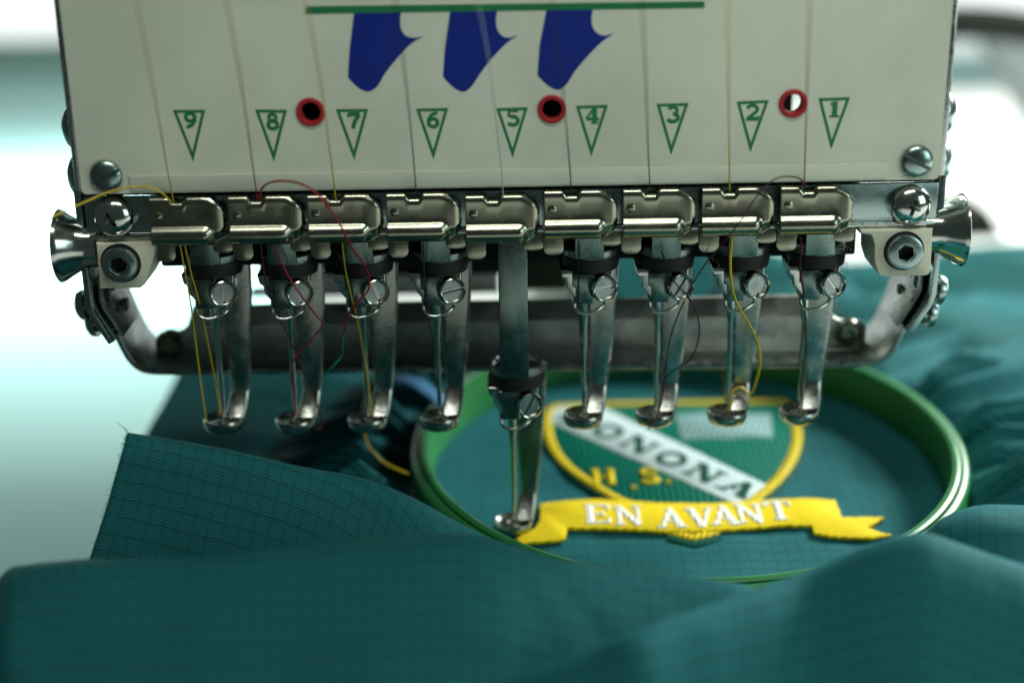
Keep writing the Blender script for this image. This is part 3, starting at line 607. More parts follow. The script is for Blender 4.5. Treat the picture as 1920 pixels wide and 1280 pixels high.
 'low8a': [(-50.9, 1.5, 72.3), (-50.8, 3.0, 64.6), (-50.0, 5.0, 59.1), (-49.0, 7.4, 54.4), (-47.5, 8.0, 49.6), (-46.4, 9.0, 45.2), (-45.5, 9.0, 42.4), (-44.0, 11.0, 36.8), (-42.3, 12.0, 29.8), (-41.7, 12.0, 26.5), (-42.4, 12.0, 25.5), (-43.7, 11.0, 25.8)],
 'low8b': [(-48.7, 1.5, 72.3), (-46.9, 1.5, 68.5), (-45.1, 1.5, 64.3), (-43.0, 2.0, 60.4), (-41.3, 6.0, 55.5), (-39.7, 7.0, 52.5), (-41.7, 8.0, 49.3), (-45.0, 9.0, 45.8), (-46.6, 9.0, 43.7), (-47.8, 10.5, 39.6), (-47.9, 12.0, 34.5), (-47.6, 12.4, 29.0)],
 'low7': [(-33.7, 1.5, 72.7), (-33.4, 3.0, 65.4), (-32.6, 5.0, 58.8), (-32.1, 7.4, 54.0), (-31.4, 10.0, 45.9), (-30.9, 11.5, 38.9), (-30.5, 12.2, 32.8), (-30.3, 12.4, 29.2)],
 'tail7': [(-30.4, 13.0, 28.4), (-32.0, 20.0, 26.4), (-32.9, 26.0, 29.4), (-33.9, 33.0, 26.0), (-34.6, 31.0, 19.2), (-33.6, 29.0, 14.4), (-31.5, 27.0, 12.1), (-29.3, 26.0, 10.3), (-26.2, 25.0, 9.0), (-23.2, 24.0, 8.2)],
 'low6': [(-16.5, 1.5, 71.7), (-16.7, 4.0, 61.2), (-16.7, 7.4, 54.0), (-16.1, 9.0, 50.7), (-15.7, 10.0, 46.8), (-15.8, 11.5, 39.9), (-14.9, 12.0, 34.5), (-14.3, 12.4, 28.9)],
 'low4': [(16.5, 1.5, 71.8), (16.5, 3.5, 63.2), (16.6, 6.0, 56.3), (17.0, 8.0, 51.9), (17.8, 11.0, 40.8), (18.4, 12.4, 28.8)],
 'low3': [(34.1, 2.0, 69.2), (36.8, 2.0, 62.7), (39.6, 3.0, 59.3), (42.2, 6.0, 54.6), (43.3, 7.0, 50.6), (43.3, 8.0, 46.5), (42.2, 9.0, 42.6), (40.2, 10.0, 40.1), (37.8, 11.0, 38.1), (36.5, 12.0, 35.9), (35.8, 12.3, 32.8), (35.4, 12.4, 28.5)],
 'loop1': [(63.2, -1.0, 83.4), (62.2, -3.0, 85.4), (59.9, -5.0, 86.5), (56.8, -7.0, 86.8), (54.1, -8.0, 85.5), (51.6, -8.0, 82.2), (49.5, -7.0, 78.1), (46.8, -4.0, 73.0), (43.6, 0.0, 67.1), (41.3, 3.0, 61.7), (39.1, 5.0, 55.6), (37.6, 7.0, 50.0), (36.7, 9.0, 43.7), (36.3, 10.0, 37.6), (35.9, 10.0, 33.1), (34.9, 9.0, 29.0), (33.5, 8.0, 27.0), (32.3, 7.0, 25.8)],
 'low2': [(49.0, 1.5, 72.1), (48.8, 1.0, 66.9), (49.1, 1.0, 62.7), (50.2, 2.0, 58.2), (52.3, 4.0, 54.1), (54.6, 6.0, 50.1), (56.5, 8.0, 45.6), (57.4, 9.0, 41.8), (57.4, 10.0, 38.5), (56.8, 11.5, 34.1), (56.3, 12.5, 32.0), (55.4, 13.0, 32.3), (54.2, 13.2, 33.2), (52.7, 13.0, 33.0), (51.7, 12.5, 31.5), (51.3, 12.4, 27.9)],
 'tail2': [(51.4, 13.0, 26.9), (51.9, 22.0, 27.4), (52.4, 30.0, 29.7), (52.8, 36.0, 30.9)],
 'low1a': [(63.8, 1.5, 71.8), (64.0, 2.5, 65.0), (65.0, 4.0, 60.3), (66.4, 7.0, 54.8), (67.3, 9.0, 48.2), (67.8, 11.5, 39.7), (67.8, 12.2, 33.6), (67.9, 12.4, 29.6)],
 'low1b': [(66.7, 7.0, 52.6), (66.8, 9.0, 46.9), (66.5, 10.5, 42.0), (66.9, 11.5, 37.1), (67.8, 12.4, 30.9)]}, 'ribbonblue': [[(-31.4, 66.0, 18.0), (-25.7, 64.9, 18.0), (-20.6, 61.0, 17.0), (-16.5, 55.0, 16.0), (-13.9, 52.2, 15.0)],
 [(-31.2, 62.3, 17.0), (-25.9, 60.5, 17.0), (-21.3, 56.0, 16.0), (-17.4, 50.1, 15.0), (-14.9, 47.4, 14.0)]],
 'right_bar': [(184.2, 430.0, 57.3), (230.9, 430.0, 58.5), (275.8, 430.0, 52.6)],
 'right_board': [(246.3, 45.0), (293.5, 46.9), (303.7, -46.1)],
 'right_block': [(186.0, -2.3), (203.9, -2.6), (214.4, -19.5), (187.4, -19.0)],
 'right_plate': [(214.7, 330.0, -6.2), (241.0, 330.0, 21.7), (247.1, 330.0, -36.1), (229.3, 330.0, -35.7)],
 'ledge': [(-391.6, 800.0, 21.5), (-312.3, 800.0, -1.6)]}
def arc(cx, cy, r, a0, a1, n=8):
    return [(cx + r * math.cos(rad(a0 + (a1 - a0) * i / n)), cy + r * math.sin(rad(a0 + (a1 - a0) * i / n))) for i in range(n + 1)]

def cut(ob, cutters):
    """subtract boxes/prisms (bmesh builders) from an object's mesh for good"""
    for bmc in cutters:
        bmesh.ops.recalc_face_normals(bmc, faces=bmc.faces)
        me = bpy.data.meshes.new('cutter')
        bmc.to_mesh(me); bmc.free()
        co = bpy.data.objects.new('cutter', me)
        COL.objects.link(co)
        co.matrix_world = ob.matrix_world
        md = ob.modifiers.new('cut', 'BOOLEAN')
        md.operation = 'DIFFERENCE'; md.object = co; md.solver = 'EXACT'
        dg = bpy.context.evaluated_depsgraph_get()
        dg.update()
        new = bpy.data.meshes.new_from_object(ob.evaluated_get(dg))
        ob.modifiers.remove(md)
        old = ob.data
        ob.data = new
        bpy.data.objects.remove(co)
        bpy.data.meshes.remove(me)
        bpy.data.meshes.remove(old)
    for p in ob.data.polygons:
        p.use_smooth = True
    ob.data.set_sharp_from_angle(angle=rad(35))
    return ob

def offset_strip(line, t):
    """thicken an open XZ polyline by t (to its left)"""
    L = [Vector((a, b)) for a, b in line]
    out = []
    for i, p in enumerate(L):
        d = (L[min(len(L) - 1, i + 1)] - L[max(0, i - 1)]).normalized()
        out.append(p + Vector((-d.y, d.x)) * t)
    return [tuple(p) for p in L] + [tuple(p) for p in reversed(out)]

# ------------------------------------------------------------------ setting: table, wall
TZ = -14.0
tb = bmesh.new()
bm_box(tb, -76, 700, -300, 650, TZ - 20, TZ, 2)
tag(from_bm('machine_table', tb, M['mtable']), 'machine table under the green garment', 'table', kind='structure')
tb = bmesh.new()
bm_box(tb, -2600, 2600, 100, 3060, -390, -350, 3)
tag(from_bm('table', tb, M['table']), 'out of focus mint white work table behind the machine', 'table', kind='structure')
fb = bmesh.new()
bm_box(fb, -4000, 4000, 3700, 3740, -1200, 1600)
tag(from_bm('wall', fb, M['wall']), 'out of focus white wall behind the work table', 'wall', kind='structure')
lg = bmesh.new()
bm_box(lg, -2400, -200, 3000, 3040, -349.5, -285, 4)
tag(from_bm('ledge', lg, M['ledge']), 'blurred grey green ledge at the far left end of the work table', 'ledge')
wm_ = bpy.data.materials.new('white_glow'); wm_.use_nodes = True
wn = wm_.node_tree.nodes['Principled BSDF']
wn.inputs['Emission Color'].default_value = (0.95, 1.0, 0.98, 1); wn.inputs['Emission Strength'].default_value = 1.3
wbm = bmesh.new(); bm_box(wbm, -3000, 2500, 3660, 3699, -900, 900, 2)  # glowing pane added so the far background reads white
tag(from_bm('glow_pane', wbm, wm_), 'added glowing white pane along the wall at the very top of the background', 'glow_pane')

# ------------------------------------------------------------------ machine head
head = tag(empty('embroidery_machine_head'), 'cream embroidery machine head with blue logo and nine numbered green triangles', 'embroidery machine')
# front panel with three sight holes
holes = [[(x + 2.05 * math.cos(2 * math.pi * i / 24), z + 2.05 * math.sin(2 * math.pi * i / 24)) for i in range(24)] for x, z in D['ring']]
prism('front_panel', [(-87.0, 84.6), (-86.2, 84.2), (90.6, 84.2), (91.4, 84.6), (91.6, 130), (-87.2, 130)], 0.0, 3.0, M['paint'], head, 0.0, holes)
# thin cover strip along its lower edge
prism('panel_strip', [(-76.8, 84.5), (80.6, 84.5), (80.6, 88.0), (-76.8, 88.0)], -0.35, -0.02, M['strip'], head, 0.12)
for i, (x, z) in enumerate(D['ring']):
    lathe('sight_hole_ring', [(2.0, -2.0), (2.0, 0.25), (2.15, 0.45), (2.75, 0.45), (2.95, 0.25), (2.95, 0.03), (2.3, 0.03)], (x, 0, z), (0, -1, 0), M['red'], head)
prism('print_line', D['greenbar'], -0.06, -0.01, M['greenink'], head)
for k, s in enumerate(D['logo']):
    pts = [p.to_2d() for p in catmull([(a, b, 0) for a, b in s[2:]], 4)]
    poly = [s[0], s[1]] + [tuple(p) for p in pts]
    prism('logo_stroke', poly, -0.05 - 0.002 * k, -0.008, M['logo'], head)
# bold serif numerals, drawn as flat strokes in a unit box: (points, width)
def circ(cx, cy, rx, ry, a0, a1, n=14):
    return [(cx + rx * math.cos(rad(a0 + (a1 - a0) * i / n)), cy + ry * math.sin(rad(a0 + (a1 - a0) * i / n))) for i in range(n + 1)]
NUM = {
 1: [([(0.02, 0.0), (0.02, 1.0)], .26), ([(-.28, .03), (.30, .03)], .10), ([(-.24, .80), (.06, .93)], .12)],
 2: [(circ(0, .70, .28, .26, 170, -40) + [(-.30, .08)], .17), ([(-.34, .09), (.36, .09)], .20), ([(.34, .06), (.36, .26)], .10)],
 3: [(circ(0, .74, .24, .22, 160, -90), .16), (circ(0, .28, .30, .25, 90, -165), .19)],
 4: [([(.12, 0), (.12, 1)], .24), ([(.06, .96), (-.34, .32)], .11), ([(-.36, .29), (.38, .29)], .15), ([(-.1, .03), (.34, .03)], .08)],
 5: [([(-.20, .95), (.30, .95)], .17), ([(-.22, .98), (-.24, .55)], .13), (circ(-.02, .30, .30, .28, 120, -150), .19)],
 6: [(circ(0, .29, .26, .26, 0, 360), .19), ([(.26, .95), (-.08, .80), (-.25, .52), (-.26, .30)], .17)],
 7: [([(-.32, .92), (.34, .92)], .20), ([(.30, .90), (.02, .42), (-.08, 0)], .20), ([(-.31, .72), (-.33, .95)], .10)],
 8: [(circ(0, .75, .21, .20, 0, 360), .17), (circ(0, .27, .27, .25, 0, 360), .19)],
 9: [(circ(0, .70, .26, .26, 0, 360), .19), ([(-.26, .04), (.08, .20), (.25, .48), (.26, .70)], .17)],
}
def numeral(n, pos, parent, h=3.2, w=3.6):
    bm = bmesh.new()
    for k, (pts, sw) in enumerate(NUM[n]):
        P2 = [Vector((pos[0] + a * w, pos[1] + (b - 0.5) * h)) for a, b in pts]
        row = []
        for i, p in enumerate(P2):
            d = (P2[min(len(P2) - 1, i + 1)] - P2[max(0, i - 1)]).normalized()
            nn = Vector((-d.y, d.x)) * sw * 2.1
            row.append([bm.verts.new(V(q.x, -0.05 - 0.004 * k, q.y)) for q in (p + nn, p - nn)])
        for a, b in zip(row, row[1:]):
            bm.faces.new((a[0], a[1], b[1], b[0]))
    return from_bm('numeral', bm, M['greenink'], parent, False)
for n in range(1, 10):
    t = D['tri'][n - 1]
    a, b, c = [Vector(p) for p in t]
    la, lb, lc = (b - c).length, (a - c).length, (a - b).length
    ic = (a * la + b * lb + c * lc) / (la + lb + lc)
    area = abs((b - a).cross(c - a)) / 2
    inr = 2 * area / (la + lb + lc)
    inner = [tuple(ic + (p - ic) * (1 - 0.6 / inr)) for p in (a, b, c)]
    tr = prism('number_triangle', [tuple(a), tuple(b), tuple(c)], -0.06, -0.01, M['greenink'], head, 0, [inner])
    numeral(n, D['digit'][n - 1], tr)

def slotted_screw(name, r, h, loc, direction, spin, m, parent, slot=0.75, depth=1.0, dome=True):
    prof = [(0, -2), (r, -2), (r, 0.15 * h)]
    if dome:
        prof += [(r * math.cos(rad(a)), h * 0.15 + h * 0.85 * math.sin(rad(a))) for a in range(12, 90, 13)] + [(0, h)]
    else:
        prof += [(r - 0.25, h), (0, h)]
    bm = bmesh.new()
    bm_lathe(bm, prof, 32)
    ob = from_bm(name, bm, m, parent)
    bc = bmesh.new()
    bm_box(bc, -r * 1.3, r * 1.3, -slot / 2, slot / 2, h - depth, h + 2)
    cut(ob, [bc])
    ob.matrix_local = axis_mtx(loc, direction, spin)
    return ob
slotted_screw('panel_screw', 3.4, 1.6, (-81.6, 0.0, 88.0), (0, -1, 0), rad(25), M['zinc'], head)
slotted_screw('panel_screw', 3.4, 1.6, (86.6, 0.0, 88.1), (0, -1, 0), rad(-30), M['zinc'], head)
for x, sgn in ((-87.2, -1), (91.5, 1)):
    box('side_cheek', min(x, x + 1.3 * sgn), max(x, x + 1.3 * sgn), 0.6, 34, 84.8, 130, M['steel'], head, 0.25)
    for z in (96.6, 86.1):
        dm = [(0, -1.5), (5.3, -1.5), (5.3, 0.5)] + [(5.3 * math.cos(rad(a)), 0.5 + 3.4 * math.sin(rad(a))) for a in range(12, 90, 13)] + [(0, 3.9)]
        lathe('cheek_screw', dm, (x + 1.3 * sgn, 10, z), (sgn, 0, 0), M['zinc'], head)
# dark inside of the head behind the panel, and what shows under it
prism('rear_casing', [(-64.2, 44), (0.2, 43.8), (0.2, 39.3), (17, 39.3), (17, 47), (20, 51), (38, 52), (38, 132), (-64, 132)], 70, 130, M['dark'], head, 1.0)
box('hole_backing', -70, 69.0, 45, 47.5, 86, 132, M['dark'], head, 0.5)  # added dark plate blocking the brightness behind the sight holes, the right one partly
box('shade_backing', -76, 79, 16, 39, 63.4, 85.5, M['dark'], head, 0.6)  # dark box added for the black shade between clamps and needle units
box('head_body', -85, 60, 134, 260, 78, 320, M['paint'], head, 3)  # unseen bulk of the head, set low to block light on the fabric
box('head_body', -85, 60, 48, 69, 58, 320, M['paint'], head, 1)
box('head_body', 60.2, 89, 48, 260, 112, 320, M['paint'], head, 3)
box('head_body', -85, 59, 8, 39, 112, 320, M['paint'], head, 1)
box('head_top', -85, 89, 8, 39.5, 131, 321, M['paint'], head, 1)
prism('rear_rod', D['rod'], 72, 78, M['darksteel'], head, 0.3)
prism('rear_rod', D['rod2'], 90, 96, M['white'], head, 0.5)
# cross rail behind the clamps
box('cross_rail', -87.6, 92.4, 2.4, 3.9, 75.0, 82.9, M['zinc'], head, 0.3)
box('rail_lip', -87.4, 92.2, 1.5, 3.7, 73.6, 74.9, M['steel'], head, 0.5)
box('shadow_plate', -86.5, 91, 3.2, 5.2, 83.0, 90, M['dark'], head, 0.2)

# nine thread clamps
def clamp_cover(xc, dz):
    prof = [(0.02, 2.6), (-0.02, 1.6), (0.0, 0.5), (0.05, -0.4), (0.12, -0.95), (0.19, -1.15), (0.26, -1.0), (0.32, -0.55), (0.37, -0.1), (0.44, 0.1), (0.60, 0.15), (0.80, 0.1), (0.90, 0.0), (0.955, 0.12), (0.99, 0.5), (1.0, 1.1)]
    pv = catmull([(a, b, 0) for a, b in prof], 3)
    NX = 64
    verts = []
    for i in range(NX + 1):
        x = -7.55 + 15.1 * i / NX
        top, bot = 82.9, 73.1
        if x > 3.2:
            t = (x - 3.2) / 4.35
            top = 79.0 + 3.9 * math.sqrt(max(0, 1 - t ** 2.2)) * 1.0
        if x > 4.6:
            t = (x - 4.6) / 2.95
            bot = 76.2 - 3.1 * math.sqrt(max(0, 1 - t ** 2.0))
        def sm(a, b, v):
            v = min(1, max(0, (v - a) / (b - a))); return v * v * (3 - 2 * v)
        notch = 1.15 * sm(-3.9, -2.7, x) * (1 - sm(-0.6, 0.3, x))
        pocket = 1 - sm(3.6, 5.6, x)                      # the pressed trough stops before the round end
        for p in pv:
            z = bot + (top - bot) * p.x - notch * sm(0.55, 0.95, p.x)
            y = p.y * pocket + (0.05 + 1.3 * (1 - sm(0.0, 0.3, p.x)) + 0.6 * sm(0.9, 1.0, p.x)) * (1 - pocket)
            y += 0.5 * sm(6.4, 7.55, x)
            verts.append(V(x, y, z - 78 + dz))
    n = len(pv)
    faces = [(i * n + j, (i + 1) * n + j, (i + 1) * n + j + 1, i * n + j + 1) for i in range(NX) for j in range(n - 1)]
    me = bpy.data.meshes.new('thread_clamp')
    me.from_pydata(verts, [], faces)
    ob = link('thread_clamp', me, M['nickel'], head, True)
    md = ob.modifiers.new('thickness', 'SOLIDIFY'); md.thickness = 0.5 * MM; md.offset = 1
    ob.location = V(xc, 0, 78)
    return ob
tab_poly = [(-7.7, 75), (-7.7, 70.4)] + arc(-6.2, 70.2, 1.5, 180, 270, 6) + arc(-4.9, 70.2, 1.5, 270, 360, 6) + [(-3.4, 75)]
for n in range(1, 10):
    xc = (5 - n) * 16.5 + 0.25
    dz = -0.7 if n == 5 else 0.0
    cl = clamp_cover(xc, dz)
    bm = bmesh.new()
    bm_prism(bm, [(a, b - 78 + dz) for a, b in tab_poly], 1.7, 2.3, 0.15)
    from_bm('tab', bm, M['nickel'], cl)
    bm = bmesh.new()
    bm_prism(bm, [(a + 12.2, (b - 78) * 0.6 - 2.0 + dz) for a, b in tab_poly], 1.9, 2.4, 0.15)
    from_bm('tab', bm, M['nickel'], cl)
    bm = bmesh.new()
    bm_lathe(bm, [(1.05, -0.3), (0.9, 0.15), (0.5, 0.36), (0, 0.42)], 20, axis_mtx((-5.9, -0.42, 1.3 + dz), (0, -1, 0)))
    from_bm('dimple', bm, M['nickel'], cl)

# ivory end blocks with their screws
bl = [(-85.6, 73.5), (-73.0, 73.5), (-73.6, 70.5), (-75.4, 65.6), (-76.3, 64.0)] + arc(-77.6, 64.6, 1.3, -20, -90, 4) + [(-85.9, 63.3)]
prism('end_block', bl, 0.6, 14, M['block'], head, 0.45)
br = [(76.0, 73.5), (91.4, 73.5), (91.6, 64.4)] + arc(90.4, 64.2, 1.2, 0, -90, 4) + arc(81.6, 64.4, 1.4, -90, -170, 4) + [(79.4, 66.5), (79.2, 70.2), (78.4, 72.2), (76.0, 72.6)]
prism('end_block', br, 0.6, 14, M['block'], head, 0.45)
for x, z in ((-80.7, 69.0), (85.5, 68.7)):
    bm = bmesh.new()
    mt = axis_mtx((x, 0.6, z), (0, -1, 0), rad(12 if x < 0 else 40))
    bm_lathe(bm, [(0, -1), (3.75, -1), (3.75, 1.6), (3.65, 1.95), (3.3, 2.15), (2.0, 2.15), (1.9, 1.9)], 40, mt)
    bm_lathe(bm, [(2.4, 1.92), (1.85, 1.92), (1.75, 0.25), (0.5, 0.15), (0, 0.5)], 6, mt)
    for f in bm.faces:
        if (mt.inverted() @ f.calc_center_median()).xy.length < 0.00172:
            f.material_index = 1  # socket faces blackened to stand for the shade in the recess
    cs = from_bm('cap_screw', bm, M['zinc'], head)
    cs.data.materials.append(M['dark'])
    bm = bmesh.new()
    bm_lathe(bm, [(3.8, 0.06), (4.3, 0.06), (4.3, -0.5), (3.8, -0.5), (3.8, 0.06)], 40, axis_mtx((x, 0.55, z), (0, -1, 0)))
    from_bm('countersink', bm, M['black'], cs)
for x, z in ((-81.4, 78.8), (86.5, 78.3)):
    prof = [(0, -2), (4.4, -2), (4.4, 0.3)] + [(4.4 * math.cos(rad(a)), 0.3 + 2.9 * math.sin(rad(a))) for a in range(10, 90, 10)] + [(0, 3.2)]
    bm = bmesh.new()
    bm_lathe(bm, prof, 40)
    ps = from_bm('phillips_screw', bm, M['chrome'], head)
    cs = []
    for k in range(2):
        bc = bmesh.new()
        bm_prism(bc, [(-1.9, 3.6), (-0.5, 0.9), (0.5, 0.9), (1.9, 3.6)], -0.42, 0.42)
        bmesh.ops.rotate(bc, verts=bc.verts, cent=(0, 0, 0), matrix=Matrix.Rotation(rad(90 * k), 3, 'Z'))
        cs.append(bc)
    cut(ps, cs)
    ps.matrix_local = axis_mtx((x, 2.2, z), (0, -1, 0), rad(30 if x < 0 else 75))

# trumpet knobs at the ends
for x, sgn in ((-89.0, -1), (93.2, 1)):
    lathe('trumpet_knob', [(0, -3), (4.7, -3), (4.8, -0.8), (5.0, 0.2), (5.6, 1.4), (6.4, 2.8), (7.3, 4.2), (7.9, 5.2), (7.95, 5.45), (7.75, 5.55), (6.9, 4.4), (5.8, 3.0), (3.0, 2.2), (0, 2.1)], (x, 5.5, 71.7), (sgn, 0, 0), M['chrome'], head, 48, 50)

# side plates, bent inward below, with strap and rivets
lineL = [(-88.6, 84.6), (-88.7, 76.8), (-88.9, 67.3), (-88.9, 58.6), (-88.3, 56.4), (-85.0, 50.2)]
lineR = [(92.9, 84.2), (93.0, 73.5), (93.1, 65.2), (92.8, 57.6), (92.1, 55.6), (88.4, 49.3)]
prism('side_plate', offset_strip(lineL, -1.4), 4, 24, M['zinc'], head, 0.15)
prism('side_plate', offset_strip(lineR, 1.4), 4, 24, M['zinc'], head, 0.15)
for line, s in ((lineL, 1), (lineR, -1)):
    inn = [(a + 0.9 * s, b) for a, b in line[2:]]
    inn = [(inn[0][0] + 0.0, 62.0)] + inn[1:]
    pad = prism('felt_pad', offset_strip(inn, 0.7 * s), 7, 22, M['worn'], head, 0.1)
    for (ya, yb, za, zb) in ((9, 11.5, 57.6, 60.4), (13.5, 16, 58.8, 61.4), (16, 18.5, 53.2, 55.8)):
        a = (-87.4 if za > 57 else -85.6) if s > 0 else (91.6 if za > 57 else 89.9)
        box('slot', a - 0.5, a + 0.9, ya, yb, za, zb, M['black'], pad, 0.1)
sl = [tuple(p.to_2d()) for p in catmull([(-92.0, 62.5, 0), (-92.2, 57.5, 0), (-91.6, 53.4, 0), (-90.2, 48.4, 0), (-88.6, 43.4, 0), (-87.0, 39.8, 0), (-84.8, 37.4, 0), (-82.0, 36.4, 0), (-76, 36.1, 0)], 4)]
sr = [tuple(p.to_2d()) for p in catmull([(95.6, 62.5, 0), (95.8, 57.5, 0), (95.3, 52.8, 0), (94.0, 47.7, 0), (92.4, 42.8, 0), (90.8, 39.1, 0), (88.4, 36.6, 0), (85.6, 35.4, 0), (79, 35.0, 0)], 4)]
strap_line = sl + list(reversed(sr))
prism('guard_strap', offset_strip(strap_line, 1.3), 20, 40, M['worn'], head, 0.2, autosmooth=50)
for (x, y, z), s in zip([(-92.6, 12, 56.2), (-91.4, 14, 51.6), (96.6, 12, 56.3), (95.6, 14, 50.2)], (-1, -1, 1, 1)):
    dm = [(0, -4), (2.4, -4), (2.4, -0.2), (3.4, -0.2), (3.4, 0.5), (3.1, 1.3), (2.2, 1.9), (0, 2.2)]
    lathe('rivet', dm, (x, y, z), (s, 0, -0.15), M['zinc'], head)
# thread guard bar: formed sheet with bolted ears
gx0, gx1 = -83.2, 86.6
prism('guard_bar', [(gx0, 36.4), (gx1, 36.2), (gx1, 40.8), (85.4, 42.3), (80.2, 42.8), (79.0, 43.2), (78.4, 43.9), (-75.4, 43.9), (-76.0, 43.2), (-77.2, 42.7), (-82.0, 42.3), (gx0, 40.6)], 32, 33.2, M['flange'], head, 0.2)
gb = bmesh.new()
up = [(-75.1, 32.0, 44.0), (78.1, 32.0, 44.0), (77.0, 34.8, 48.0), (-74.0, 34.8, 48.0)]
vs4 = [gb.verts.new(V(*p)) for p in up] + [gb.verts.new(V(p[0], p[1] + 1.2, p[2])) for p in up]
for q in ((0, 1, 2, 3), (7, 6, 5, 4), (0, 4, 5, 1), (1, 5, 6, 2), (2, 6, 7, 3), (3, 7, 4, 0)):
    gb.faces.new([vs4[i] for i in q])
bmesh.ops.bevel(gb, geom=list(gb.edges), offset=0.2 * MM, segments=2, affect='EDGES')
from_bm('guard_flange', gb, M['flange'], head)
box('guard_lip', gx0 + 0.4, gx1 - 0.4, 28.6, 32.4, 35.7, 36.6, M['flange'], head, 0.3)
for x, z in ((-79.4, 39.9), (82.2, 39.8)):
    bm = bmesh.new()
    mt = axis_mtx((x, 32, z), (0, -1, 0), rad(20))
    bm_lathe(bm, [(0, -1), (3.2, -1), (3.2, 0.5), (3.0, 0.9), (2.6, 0.9), (2.5, 0.7)], 32, mt)
    bm_lathe(bm, [(2.7, 0.75), (2.4, 1.9), (2.1, 2.3), (1.3, 2.3), (1.2, 1.2), (0, 1.0)], 6, mt)
    from_bm('guard_bolt', bm, M['nickel'], head)

